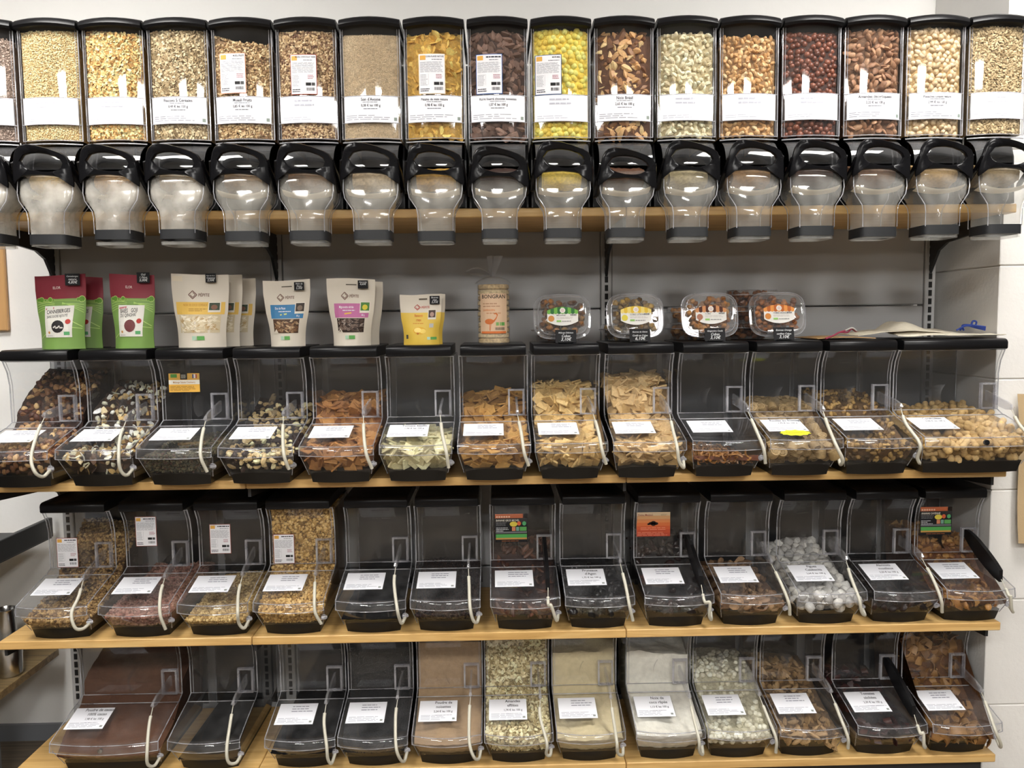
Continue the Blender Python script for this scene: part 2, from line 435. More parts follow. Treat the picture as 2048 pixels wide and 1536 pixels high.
for i in range(3):
    tag(MB().bbox((UX[i] + .001, FRONT + .03, 0), (UX[i + 1] - .001, -.01, SH[4] - TH), .002).build('base_plinth', M_DARK), 'dark base plinth below the lowest board, %s' % bays[i], 'plinth', 'base plinths')

# ================================================================== piece shapes for the goods
def blob(fn, nu=8, nv=6):
    """closed surface over a sphere grid, fn(direction) -> point"""
    mb = MB(); vs = [fn(Vector((0, 0, 1)))]
    for j in range(1, nv):
        t = math.pi * j / nv
        for i in range(nu):
            a = 2 * math.pi * i / nu; vs.append(fn(Vector((math.sin(t) * math.cos(a), math.sin(t) * math.sin(a), math.cos(t)))))
    vs.append(fn(Vector((0, 0, -1)))); fs = []
    for i in range(nu): fs.append((0, 1 + i, 1 + (i + 1) % nu))
    for j in range(nv - 2):
        for i in range(nu):
            a = 1 + j * nu + i; b = 1 + j * nu + (i + 1) % nu; fs.append((a, a + nu, b + nu, b))
    L = len(vs) - 1; o = 1 + (nv - 2) * nu
    for i in range(nu): fs.append((o + i, L, o + (i + 1) % nu))
    return mb.add(vs, fs)
def wob(amp, fr, seed):
    return lambda d: 1 + amp * mnoise.noise(d * fr + Vector((seed, seed * 1.7, -seed)))
def ell(a, b, c, amp=0., fr=2., seed=0., nu=8, nv=6, pt=0.):
    k = wob(amp, fr, seed)
    def f(d):
        s = k(d); taper = 1 - pt * d.x
        return Vector((d.x * a, d.y * b * taper, d.z * c * taper)) * s
    return blob(f, nu, nv)
def arc_piece(R, a0, a1, rs, n=7, m=6, flat_=1.):
    pts = [(R * math.cos(a0 + (a1 - a0) * i / (n - 1)) - R * .5, R * math.sin(a0 + (a1 - a0) * i / (n - 1)), 0) for i in range(n)]
    return MB().tube(pts, rs, m, flatz=flat_)
def pillow(a, c, n=4):
    def top(s):
        def f(u, v):
            x, y = 2 * u - 1, 2 * v - 1; return Vector((x * a * (1 - .06 * y * y), y * a * (1 - .06 * x * x), s * c * (1 - .75 * x ** 6) * (1 - .75 * y ** 6)))
        return f
    mb = MB(); mb.grid(top(1), n, n); k = len(mb.f); mb.grid(top(-1), n, n)
    mb.f[k:] = [q[::-1] for q in mb.f[k:]]; W1 = n + 1; o = W1 * W1
    rim_ = [i for i in range(W1)] + [j * W1 + n for j in range(1, W1)] + [n * W1 + i for i in range(n - 1, -1, -1)] + [j * W1 for j in range(n - 1, 0, -1)]
    for a_, b_ in zip(rim_, rim_[1:] + rim_[:1]): mb.f.append((a_, a_ + o, b_ + o, b_)); mb.mi.append(0)
    return mb
def flake(a, b, th, curl, seed, n=8):
    rnd = random.Random(seed); vs = []
    for s in (1, -1):
        vs.append((0, 0, s * th - curl * .0))
        for k in range(n):
            t = 2 * math.pi * k / n; r = 1 + rnd.uniform(-.28, .2); x, y = a * r * math.cos(t), b * r * math.sin(t)
            vs.append((x, y, s * th + curl * (x * x / a + y * .3)))
    fs = []
    for k in range(n): fs.append((0, 1 + k, 1 + (k + 1) % n))
    o = n + 1
    for k in range(n): fs.append((o, o + 1 + (k + 1) % n, o + 1 + k))
    for k in range(n): fs.append((1 + k, o + 1 + k, o + 1 + (k + 1) % n, 1 + (k + 1) % n))
    return MB().add(vs, fs)
def strip(L, W_, th, curl, twist, n=6):
    mb = MB()
    def f(u, v):
        a = (u - .5) * L; t = twist * (u - .5); y = (v - .5) * W_
        return Vector((a, y * math.cos(t), y * math.sin(t) + curl * a * a / L * 4))
    def g(u, v): p = f(u, v); return Vector((p.x, p.y, p.z - th))
    mb.grid(f, n, 1); k = len(mb.f); mb.grid(g, n, 1); mb.f[k:] = [q[::-1] for q in mb.f[k:]]
    W1 = n + 1; o = 2 * W1
    for j, fl in ((0, True), (1, False)):
        for i in range(n):
            a, b = j * W1 + i, j * W1 + i + 1; q = (a, b, o + b, o + a); mb.f.append(q[::-1] if fl else q); mb.mi.append(0)
    return mb
def roll_piece():
    mb = MB(); n = 12; r, h = .0135, .011
    mb.lathe([(r * .9, -h), (r, -h * .7), (r, h * .7), (r * .93, h)], n)
    pts = [((r * .9 - .0011 * k * .8) * math.cos(k * .75), (r * .9 - .0011 * k * .8) * math.sin(k * .75), h + .0006) for k in range(13)]
    mb.tube(pts, .0012, 4); return mb
def ring_slice(r0_=.017, r1_=.008): 
    mb = MB(); n = 12; R, r = r0_, r1_
    pts = [(R * math.cos(2 * math.pi * k / n * .83), R * .8 * math.sin(2 * math.pi * k / n * .83), .003 * math.sin(k)) for k in range(n)]
    return mb.tube(pts, [r * (.8 + .25 * math.sin(k * 1.3)) for k in range(n)], 6, flatz=.6)
MARG = {'mango_strip': .019, 'pineapple_piece': .014, 'ginger_stick': .019, 'dried_tomato': .014, 'orange_cracker': .015, 'amber_cracker': .015, 'pale_cracker': .015, 'tan_cracker': .016, 'beige_cracker': .016, 'peanut': .016, 'banana_strip': .014, 'dried_apple_ring': .015, 'fruit_mix_piece': .012}
KINDS = {}     # kind -> (list of meshes, spacing, mode, depth)
def kind(name, builders, m, sp, mode='tumble', depth=None, smooth=True, angle=50, margin=None):
    margin = margin or MARG.get(name)
    for b in builders:
        A = np.array(b.v); c = (A.max(0) + A.min(0)) / 2; b.v = [tuple(q) for q in A - c]
    KINDS[name] = ([b.mesh(name, m, smooth, angle) for b in builders], sp, mode, depth or sp * .5, margin)
kind('corn_flake', [flake(.0115, .0095, .001, .1, s) for s in (1, 2, 3, 4)], grain('corn_flake', ['#b98e3a', '#cfa54e', '#dfba68'], rough=.6), .0165, 'flat', .006, angle=70)
kind('chocolate_square', [pillow(.0125, .0065)], grain('choc_square', ['#4f3a30', '#6a5044', '#806658'], rough=.65, bump=.2), .0182, 'semi', .010, angle=35)
kind('honey_ball', [ell(.0083, .0082, .0081, .05, 3, 1), ell(.0086, .008, .0083, .05, 3, 5)], grain('honey_ball', ['#d8ae48', '#e8c25e', '#f0d27e'], rough=.6, spec=.2), .0148)
kind('brazil_nut', [arc_piece(.03, -.62, .62, [.002, .0062, .0085, .009, .0085, .006, .002], 7, 5, .9), arc_piece(.026, -.6, .6, [.002, .006, .0085, .0088, .008, .005, .002], 7, 4, .8)], grain('brazil_nut', ['#5d3a24', '#8a623f', '#c79d6c', '#d8b583'], rough=.5, bump=.3), .0165, 'semi', .0095, margin=.013)
kind('raw_cashew', [arc_piece(.0085, -1.5, 1.5, [.0022, .0046, .0052, .0047, .005, .0048, .0022], 7, 6)], grain('raw_cashew', ['#bdae8a', '#cdc0a0', '#d8cdb2'], rough=.5), .0142)
kind('roasted_cashew', [arc_piece(.0082, -1.45, 1.45, [.0022, .0046, .0052, .0047, .005, .0048, .0022], 7, 6), ell(.0088, .0066, .0042, .1, 2, 3)], grain('roasted_cashew', ['#a07648', '#b68c5a', '#c8a272', '#d6b78e'], rough=.5), .0138)
kind('hazelnut', [ell(.0083, .008, .0078, .06, 2, 2, pt=.12), ell(.0079, .0082, .0078, .06, 2, 9, pt=.1)], grain('hazelnut', ['#4c2a1e', '#683a2a', '#7f4d3a'], rough=.35, bump=.2), .0148)
kind('almond', [ell(.0138, .0085, .0042, .06, 2, 4, 9, 6, pt=.22), ell(.0125, .0082, .0046, .06, 2, 8, 9, 6, pt=.2)], grain('almond', ['#6f4e38', '#876248', '#9b7759'], rough=.6, bump=.5), .0158, 'semi', .006)
kind('pistachio', [ell(.0105, .0073, .0066, .05, 2, 3, pt=.15), ell(.0098, .0075, .0066, .05, 2, 6, pt=.15)], grain('pistachio', ['#a38c68', '#baa280', '#c8b393'], rough=.45), .0145)
SQ = lambda a, t: MB().bbox((-a, -a, -t), (a, a, t), .0012)
kind('orange_cracker', [SQ(.0155, .0024), SQ(.014, .0022)], grain('orange_cracker', ['#744b28', '#8f6336', '#a57845'], rough=.7, bump=.4), .0225, 'card', .006, False)
kind('amber_cracker', [SQ(.0155, .0024), SQ(.014, .0022)], grain('amber_cracker', ['#77542a', '#966f3a', '#ac8448'], rough=.7, bump=.4), .0225, 'card', .006, False)
kind('pale_cracker', [SQ(.0155, .0024), SQ(.015, .0022)], grain('pale_cracker', ['#a39a72', '#bdb48c', '#d2caa4'], rough=.7, bump=.3), .0225, 'card', .006, False)
kind('tan_cracker', [SQ(.0165, .0026), SQ(.015, .0024)], grain('tan_cracker', ['#a2834f', '#b89a64', '#c9ad78'], rough=.7, bump=.3), .0225, 'card', .006, False)
kind('beige_cracker', [SQ(.0165, .0026), SQ(.015, .0024)], grain('beige_cracker', ['#9d8052', '#b3966a', '#c5aa7c'], rough=.7, bump=.3), .0225, 'card', .006, False)
kind('pretzel', [ring_slice(.0125, .0034), arc_piece(.02, -.9, .9, [.0028] * 7, 7, 5)], grain('pretzel', ['#64401f', '#7d542b', '#946a3a'], rough=.35), .0135, 'semi', .006, margin=.013)
kind('rolled_biscuit', [roll_piece()], grain('rolled_biscuit', ['#705b3a', '#846f4c', '#96805c'], rough=.7), .025, 'front', .012, angle=40)
kind('walnut_piece', [ell(.0088, .0066, .0055, .6, 3.2, s, 8, 6) for s in (1, 4)], grain('walnut_piece', ['#36260f', '#5d4526', '#8a6c3c', '#a0834e'], rough=.6), .0118)
def peanut(): return MB().lathe([(.001, -.022), (.007, -.020), (.0095, -.014), (.0088, -.007), (.0068, -.001), (.0084, .006), (.0098, .013), (.0075, .0195), (.001, .0225)], 8)
kind('peanut', [peanut()], grain('peanut', ['#8c6f40', '#a68856', '#ba9e6e'], rough=.7, bump=.6), .0205)
kind('mixed_nut', [ell(.0115, .008, .0068, .15, 2, 3), arc_piece(.0092, -1.4, 1.4, [.0025, .005, .0056, .0052, .0054, .0052, .0025], 7, 5), ell(.0095, .0075, .0065, .5, 3, 8)], grain('mixed_nut', ['#2a1712', '#4a2a1e', '#6d4a30', '#8f6a45', '#c7a877'], rough=.5), .0155)
kind('raisin_nut', [ell(.0085, .006, .005, .4, 3, 4), ell(.007, .006, .005, .5, 3, 8)], grain('raisin_nut', ['#1a1110', '#2b1a14', '#3d271c'], rough=.5), .0135)
kind('fruit_mix_piece', [flake(.016, .008, .0009, .2, 4), ell(.009, .0065, .005, .3, 3, 3), flake(.0125, .009, .001, .1, 9)], grain('fruit_mix', ['#241714', '#5b4028', '#b89a62', '#d9cfb4', '#e4dfce'], rough=.55), .0155, 'tumble', .006)
kind('cashew_raisin', [arc_piece(.0115, -1.5, 1.5, [.0028, .0058, .0066, .006, .0064, .006, .0028], 7, 6), ell(.009, .007, .006, .45, 3, 4)], grain('cashew_raisin', ['#1d1210', '#2a1a15', '#b39a6c', '#cdb88c', '#dccaa2'], rough=.5), .0185)
kind('banana_strip', [ell(.019, .0075, .006, .35, 2.5, s, 9, 6) for s in (2, 6)], grain('banana_strip', ['#2c1a14', '#43281e', '#583a2c'], rough=.4), .0165, 'semi')
kind('prune', [ell(.016, .0125, .0095, .3, 2.4, s, 9, 6) for s in (2, 6)], grain('prune', ['#070607', '#0c0a0b', '#141012'], rough=.28), .0235)
kind('date', [ell(.019, .0105, .0095, .25, 2.6, s, 9, 6) for s in (3, 7)], grain('date', ['#0e0808', '#180d0b', '#241310'], rough=.25), .0225, 'semi')
kind('dried_apple_ring', [ring_slice()], grain('dried_ring', ['#5d4530', '#785c42', '#917456'], rough=.6), .025, 'front', .011)
kind('white_fig', [ell(.0165, .0155, .0115, .22, 1.8, s, 9, 6, pt=.15) for s in (1, 5)], grain('white_fig', ['#8d8b88', '#aaa8a4', '#c2bfb8'], rough=.85, bump=.5), .0255)
kind('dark_apricot', [ell(.0165, .015, .008, .25, 2, s, 9, 6) for s in (2, 5)], grain('dark_apricot', ['#0d0807', '#170d0a', '#22130e'], rough=.5), .0255, 'semi')
kind('pineapple_piece', [strip(.032, .016, .006, .3, .8), ell(.013, .009, .006, .4, 3, 4)], grain('pineapple', ['#5f3e20', '#7c552e', '#95703e'], rough=.5), .0195, 'semi')
kind('coconut_cube', [ell(.0085, .008, .0078, .25, 2.5, s, 6, 5) for s in (1, 3)], grain('coconut_cube', ['#a9a48f', '#c2bda8', '#d6d1be'], rough=.7), .0145)
kind('ginger_stick', [strip(.045, .014, .007, .15, .3), ell(.019, .009, .006, .2, 2, 4)], grain('ginger_stick', ['#6f5536', '#8b6f4b', '#a08560'], rough=.7), .0215, 'semi')
kind('dried_tomato', [strip(.03, .017, .004, .5, 1.), strip(.026, .02, .004, -.4, .5)], grain('dried_tomato', ['#180a0a', '#2a1010', '#40201a'], rough=.4), .0205, 'semi')
kind('mango_strip', [strip(.046, .02, .0035, .35, 1.2), strip(.038, .024, .0035, -.3, .7)], grain('mango_strip', ['#5a3c1e', '#71502a', '#8a663a'], rough=.5), .0225, 'semi', .012)

# ================================================================== filling a container along a (y, z) profile
class Profile:
    def __init__(s, pts):
        s.p = [Vector((0, a, b)) for a, b in pts]; s.l = [0]
        for a, b in zip(s.p, s.p[1:]): s.l.append(s.l[-1] + (b - a).length)
        s.L = s.l[-1]
    def at(s, t):
        for i in range(len(s.p) - 1):
            if t <= s.l[i + 1] or i == len(s.p) - 2:
                d = s.p[i + 1] - s.p[i]; k = (t - s.l[i]) / max(1e-9, d.length); dn = d.normalized()
                return s.p[i] + d * k, Vector((0, -dn.z, dn.y))      # point, outward normal (towards viewer / up)
def bumps(seed):
    r = random.Random(seed); T = [(r.uniform(20, 60), r.uniform(20, 60), r.uniform(0, 6.28), r.uniform(.3, 1)) for _ in range(5)]
    return lambda x, y: sum(a * math.sin(fx * x + fy * y + p) for fx, fy, p, a in T) / 3
def mass(name, prof, hw, m, origin, label, cat, amp=.002, tilt=0., inset=.004, step=.008, seed=0, close=(.31, .03), bulge=None, topamp=.006, free_from=0):
    """bed of goods filling the container up to the profile"""
    P = Profile(prof); nv = max(4, int(P.L / step)); bp = bumps(seed); nu = max(6, int(2 * hw(.1) / step))
    rows = []
    for j in range(nv + 1):
        p, n = P.at(P.L * j / nv); row = []
        for i in range(nu + 1):
            u = 2 * i / nu - 1; x = u * (hw(p.z) - .003)
            nz = mnoise.noise(Vector((x * 90 + seed, p.y * 90, p.z * 90))) * amp
            q = p - n * (inset - nz)
            dz = (tilt * u + topamp * bp(x, p.y)) * max(0, n.z) * min(1, max(0, (p.z - .03) / .05))
            yb = bulge(u, p.z) * max(0, -n.y) if bulge else 0
            row.append(Vector((x, q.y + yb, q.z + dz)))
        rows.append(row)
    mb = MB(); vs = [v for r_ in rows for v in r_]; W = nu + 1; fs = []
    for j in range(nv):
        for i in range(nu): a = j * W + i; fs.append((a, a + 1, a + 1 + W, a + W))
    y1, z0 = close
    for side in (0, nu):
        loop = [j * W + side for j in range(nv + 1)]
        x = rows[0][side].x; k = len(vs); vs.append(Vector((x, y1, z0))); q = loop + [k]
        fs.append(tuple(q) if side == nu else tuple(q[::-1]))
    mb.add(vs, fs)
    o = mb.build(name, m, None, True, origin, angle=60)
    return tag(o, label, cat, kind='stuff')
def sample(prof, hw, sp, jit=.3, s0=0., s1=None, layer=0, depth=0., tilt=0., seed=0, topamp=.006, bulge=None, skip=None, margin=None):
    P = Profile(prof); s1 = s1 or P.L; bp = bumps(seed); out = []; j = 0; s = s0 + sp * (.4 + .5 * layer)
    while s < s1:
        p, n = P.at(s); H = hw(p.z) - .004 - (margin or sp * .42); m = max(1, int(2 * H / sp + .6))
        for i in range(m + 1):
            x = -H + 2 * H * (i + (.5 if (j + layer) % 2 else 0)) / m
            if x > H + sp * .3: continue
            x += random.uniform(-jit, jit) * sp; ds = random.uniform(-jit, jit) * sp
            x = max(-H, min(H, x))
            q, n2 = P.at(min(P.L, max(0, s + ds))); u = x / max(1e-6, H)
            if skip and skip(x, q): continue
            dz = (tilt * u + topamp * bp(x, q.y)) * max(0, n2.z) * min(1, max(0, (q.z - .03) / .05))
            yb = bulge(u, q.z) * max(0, -n2.y) if bulge else 0
            c = q - n2 * (depth + random.uniform(0, .25) * sp * max(0, -n2.y)) ; out.append((Vector((x, c.y + yb, c.z + dz)), n2))
        s += sp * .8; j += 1
    return out
def orient(n, mode, k):
    r = random
    if mode == 'tumble': return Euler((r.uniform(0, 6.28), r.uniform(0, 6.28), r.uniform(0, 6.28)))
    t = {'flat': .5, 'card': .38, 'semi': .8, 'front': .35}[mode]
    q = n.to_track_quat('Z', 'Y') @ Euler((r.gauss(0, t), r.gauss(0, t), r.uniform(0, 6.28))).to_quaternion()
    return q.to_euler()
PIECE_COUNT = {}
def pieces(knd, prof, hw, origin, label, cat, group, layers=1, maxn=290, name=None, **kw):
    meshes, sp, mode, dep, mg = KINDS[knd]; pts = []
    for L in range(layers):
        q = sample(prof, hw, sp, layer=L, depth=dep + L * sp * .55, margin=mg, **kw); room_ = maxn - len(pts)
        if len(q) > room_: q = [q[i] for i in sorted(random.sample(range(len(q)), max(0, room_)))]
        pts += q
    for i, (p, n) in enumerate(pts):
        o = share(name or knd, random.choice(meshes), None, Vector(origin) + p, orient(n, mode, i)); k = random.uniform(.9, 1.1); o.scale = (k, k, k)
        tag(o, label, cat, group)
    PIECE_COUNT[group] = len(pts)
def scatter(name, tmpl, m, prof, hw, origin, label, cat, sp, mode='flat', tiltamt=.5, layers=1, depth=.001, smooth=False, **kw):
    """many tiny grains or flakes, one object"""
    tv = [np.array(t.v) for t in tmpl]; tf = [t.f for t in tmpl]; V = []; F = []; o = 0
    for L in range(layers):
        for p, n in sample(prof, hw, sp, layer=L, depth=depth + L * sp * .4, **kw):
            k = random.randrange(len(tmpl)); R = np.array((n.to_track_quat('Z', 'Y') @ Euler((random.gauss(0, tiltamt), random.gauss(0, tiltamt), random.uniform(0, 6.28))).to_quaternion()).to_matrix())
            V.append((tv[k] * random.uniform(.75, 1.2)) @ R.T + np.array(p)); F += [tuple(i + o for i in q) for q in tf[k]]; o += len(tv[k])
    me = bpy.data.meshes.new(name); me.from_pydata(np.concatenate(V).tolist(), [], F); me.materials.append(m)
    if smooth: me.polygons.foreach_set('use_smooth', [True] * len(me.polygons))
    ob = bpy.data.objects.new(name, me); COL.objects.link(ob); ob.location = origin
    return tag(ob, label, cat, kind='stuff')
def disc_t(a, b, th, seed, n=6):
    f = flake(a, b, th, .1, seed, n); f.f = [q for q in f.f if len(q) == 3 and q[0] == 0] + [q for q in f.f if len(q) == 4]; return f
def nug(a, b, c, seed): return ell(a, b, c, .4, 2.5, seed, 5, 4)

# ================================================================== gravity dispensers on the top shelf
DY = -.41; DZ = SH[1]; DW = .074
def bul(u, b=.014): return -b * (1 - u * u)
def bulz(u, z): return bul(u)
ORD = ['first', 'second', 'third', 'fourth', 'fifth', 'sixth', 'seventh', 'eighth', 'ninth', 'tenth', 'eleventh', 'twelfth', 'thirteenth']
LIN = '#70707a'; GHOST = '#b9bac6'; INK = '#3c3c44'
def arch(mb, fn, nu=10, nv=1): return mb.grid(fn, nu, nv)
def handle_mesh():
    pts = [(105, 560), (112, 500), (124, 400), (150, 280), (180, 215), (225, 178), (300, 160), (420, 172), (560, 212), (700, 265), (770, 310), (800, 370), (812, 460), (818, 560), (820, 640), (812, 690),
           (795, 668), (770, 622), (715, 588), (600, 556), (450, 540), (300, 546), (190, 558), (140, 590), (112, 640), (100, 610)]
    T = lambda cx, cy: ((cx - 462) / 5000., .1400 - (cy - 192) * .000189)
    O = [T(*p) for p in pts]
    n = len(O); hc = (465, 385)
    # hole points matched to outer points by angle
    H = []
    for (cx, cy) in pts:
        a = math.atan2((cy - hc[1]) / 112., (cx - hc[0]) / 250.); ex, ey = 250 * math.cos(a), 112 * math.sin(a); t = math.radians(7)
        H.append(T(hc[0] + ex * math.cos(t) - ey * math.sin(t), hc[1] + ex * math.sin(t) + ey * math.cos(t)))
    mb = MB(); th = .0065
    def yy(z): return -.052 - (z - .07) * .12
    def ring(sc_, dy): 
        out = []
        for o, h in zip(O, H):
            m = ((o[0] + h[0]) / 2, (o[1] + h[1]) / 2)
            for q in (o, h): out.append(Vector((m[0] + (q[0] - m[0]) * sc_, yy(q[1]) + dy, m[1] + (q[1] - m[1]) * sc_)))
        return out
    A = ring(.74, -th); B = ring(1., -th * .35); C = ring(1., th * .35); D = ring(.74, th)
    vs = A + B + C + D; fs = []; N2 = 2 * n
    for k in range(n):
        k2 = (k + 1) % n
        o, o2, h, h2 = 2 * k, 2 * k2, 2 * k + 1, 2 * k2 + 1
        fs.append((o, h, h2, o2))
        for L in range(3):
            fs.append((L * N2 + o, L * N2 + o2, (L + 1) * N2 + o2, (L + 1) * N2 + o)); fs.append((L * N2 + h, (L + 1) * N2 + h, (L + 1) * N2 + h2, L * N2 + h2))
        fs.append((3 * N2 + o, 3 * N2 + o2, 3 * N2 + h2, 3 * N2 + h))
    mb.add(vs, fs)
    for sx in (-1, 1):
        P = spline([(sx * .0655, -.058, .105), (sx * .0675, -.035, .075), (sx * .069, -.004, .05), (sx * .0695, .012, .038)], 4)
        mb.tube(P, [.008 + .006 * min(1, i / 5) for i in range(len(P) - 3)] + [.0135, .011, .005], 8, flatz=.45)
    return mb.mesh('handle', M_BLACKG, True, 55)
HANDLE = handle_mesh()
def spout_mesh(msp):
    #            z      halfw  yfront  yback
    S = [(.079, .052, -.030, .03), (.075, .062, -.042, .035), (.062, .067, -.050, .04), (.032, .0675, -.054, .04), (.014, .064, -.055, .036), (.0, .0545, -.056, .032), (-.012, .0465, -.056, .03), (-.028, .0437, -.056, .03), (-.066, .0435, -.056, .03)]
    mb = MB(); n = 20; vs = []
    for z, h, yf, yb in S:
        for k in range(n):
            a = 2 * math.pi * k / n; c, s = math.cos(a), math.sin(a); e = .32
            x = h * math.copysign(abs(c) ** e, c); y = (yf + yb) / 2 + (yb - yf) / 2 * math.copysign(abs(s) ** e, s); vs.append((x, y, z))
    fs = [(i * n + k, i * n + (k + 1) % n, (i + 1) * n + (k + 1) % n, (i + 1) * n + k) for i in range(len(S) - 1) for k in range(n)]
    fs.append(tuple(range(n))); mb.add(vs, fs)
    for sx in (-1, 1):
        for yi in (2, 3): mb.tube([(sx * q[1] * .985, q[yi] * .95 if yi == 2 else q[yi], q[0]) for q in S], .0011, 5, 1)
    return mb.mesh('spout', [msp, M_EDGE], True, 60)
SPOUT, SPOUT_D, SPOUT_D2 = spout_mesh(M_SPOUT), spout_mesh(M_DUST), spout_mesh(M_DUST2)
def band_mesh(z0, z1, g, m):
    mb = MB(); n = 20; vs = []
    for z in (z0, z1):
        for gg in (g, g - .003):
            for k in range(n):
                a = 2 * math.pi * k / n; c, s = math.cos(a), math.sin(a); e = .32
                vs.append(((.0435 + gg) * math.copysign(abs(c) ** e, c), -.013 + (.043 + gg) * math.copysign(abs(s) ** e, s), z))
    fs = []
    for k in range(n):
        k2 = (k + 1) % n
        fs += [(k, k2, 2 * n + k2, 2 * n + k), (n + k, 3 * n + k, 3 * n + k2, n + k2), (k, n + k, n + k2, k2), (2 * n + k, 2 * n + k2, 3 * n + k2, 3 * n + k)]
    return mb.add(vs, fs).mesh('spout_band', m, True, 60)
BAND = band_mesh(-.086, -.063, .0025, M_BAND)
ENDLIP = band_mesh(-.094, -.0862, .0005, M_SPOUT)
def body_mesh():
    mb = MB(); h = .0725
    fr = lambda u: bul(u)
    mb.grid(lambda a, b: Vector(((2 * a - 1) * h, fr(2 * a - 1), .165 + .272 * b)), 12, 1)
    for s in (-1, 1):
        mb.add([(s * h, 0, .165), (s * h, .27, .165), (s * h, .27, .437), (s * h, 0, .437)], [(0, 1, 2, 3)])
    # shoulder of the metering drum under the hopper
    for i in range(5):
        pass
    def drum(a, b):
        u = 2 * a - 1; t = math.radians(62 - 95 * b); return Vector((u * .066, .03 - .066 * math.cos(math.radians(90 - 95 * b)) * 1.0 - .006 * (1 - u * u), .095 + .062 * math.sin(math.radians(90 - 95 * b))))
    mb.grid(drum, 8, 8, 2)
    mb.grid(lambda a, b: Vector(((2 * a - 1) * (.0725 - .0065 * b), fr(2 * a - 1) * (1 - b) + .03 * b - .006 * (1 - (2 * a - 1) ** 2) * b, .165 - .008 * b)), 8, 1)
    return mb
def rim_mesh(mb):
    h = .0725
    for s in (-1, 1):
        mb.tube([(s * h, 0, .165), (s * h, 0, .432)], .0016, 5, 1); mb.tube([(s * .067, bul(.067 / h), .165), (s * .067, bul(.067 / h), .43)], .0007, 4, 1)
        mb.tube([(s * h, .03, .165), (s * h, .03, .38), (s * h, .012, .395), (s * h, .012, .43)], .0009, 4, 1)
    for z in (.1655, .157, .268, .204): mb.tube([((2 * i / 10 - 1) * h, bul(2 * i / 10 - 1) - .0008, z) for i in range(11)], .0009 if z > .16 else .0016, 5, 1)
    return mb.mesh('hopper', [M_CLEAR, M_EDGE, M_LIP], True, 45)
HOPPER = rim_mesh(body_mesh())
def lid_mesh():
    mb = MB(); h = .0755
    prof = [(-.004, .4345), (-.012, .4355), (-.016, .441), (-.014, .450), (-.005, .4565), (.1, .458), (.285, .458), (.285, .4345)]
    nu = 12
    def row(u):
        k = 1 - .0 * u * u; return [Vector((u * h, y + bul(u, .012) * (1 if y < .05 else 0), z - (.004 * u * u if y < .2 else 0))) for y, z in prof]
    us = [-1, -.985, -.9, -.75, -.5, -.25, 0, .25, .5, .75, .9, .985, 1]; vs = []
    for u in us:
        R = row(u)
        if abs(u) == 1: R = [Vector((p.x, p.y + (.008 if p.y < .05 else 0), .446 + (p.z - .446) * .8)) for p in R]
        vs += R
    n = len(prof); fs = []
    for i in range(len(us) - 1):
        for k in range(n): fs.append((i * n + k, i * n + (k + 1) % n, (i + 1) * n + (k + 1) % n, (i + 1) * n + k))
    fs.append(tuple(range(n))); fs.append(tuple(range((len(us) - 1) * n, len(us) * n))[::-1])
    return mb.add(vs, fs).mesh('lid', M_BLACK, True, 45)
DLID = lid_mesh()
def stand_mesh():
    mb = MB()
    for s in (-1, 1):
        x0, x1 = sorted((s * .0705, s * .0745))
        mb.prism([(.028, 0), (.3, 0), (.3, .425), (.268, .425), (.268, .17), (.05, .16), (.036, .12)], x0, x1)
    mb.box((-.0705, .271, 0), (.0705, .3, .425)); mb.box((-.0705, .1, 0), (.0705, .27, .012))
    return mb.mesh('stand', M_BLACK)
STAND = stand_mesh()
WHEEL = MB().grid(lambda a, b: Vector(((2 * a - 1) * .059, -.046 + .03 * b * b, .038 - .012 * (1 - (2 * a - 1) ** 2) * (1 - .3 * b) - .012 * b)), 10, 4).mesh('metering_wheel', M_CREAM, True)
def front_map(y_extra=0.):
    return lambda u, v, h: Vector((u, bul(max(-1, min(1, u / .0725))) - h - .0006 - y_extra, v))
def info_card(root, mp, u0, v0, wd, ht, edge, title=''):
    p = Print(mp)
    p.rect(u0 - .0015, v0 - .0015, u0 + wd + .0015, v0 + ht + .0015, edge, 6, 1); p.up(.0004)
    p.rect(u0, v0, u0 + wd, v0 + ht, '#e6e6ea', 6, 1); p.up(.0004)
    W, H = wd, ht; U = lambda a: u0 + W * a; V = lambda b: v0 + H * b
    p.rect(U(.03), V(.86), U(.26), V(.975), '#d9a54e', 2, 1)
    p.text(title, U(.98), V(.925), H * .062, INK, 'r', .72) if title else p.lines(U(.38), V(.91), U(.97), V(.96), 1, INK, .7, 0)
    p.lines(U(.5), V(.85), U(.95), V(.89), 1, LIN, .4)
    p.lines(U(.04), V(.54), U(.96), V(.82), 10, '#85858d', .3, .12)
    p.lines(U(.04), V(.2), U(.34), V(.5), 8, '#85858d', .28, .3); p.rect(U(.36), V(.21), U(.365), V(.5), LIN)
    p.lines(U(.66), V(.38), U(.95), V(.5), 3, '#a05a66', .4, .3)
    p.rect(U(.58), V(.21), U(.79), V(.29), '#1c1c1e'); p.rect(U(.81), V(.21), U(.94), V(.29), '#4a4a4c')
    for k in range(14): p.rect(U(.6 + .024 * k), V(.08), U(.6 + .024 * k + random.choice((.008, .014))), V(.16), INK)
    p.lines(U(.04), V(.04), U(.4), V(.14), 2, INK, .45, .2)
    p.build('information_card', root)
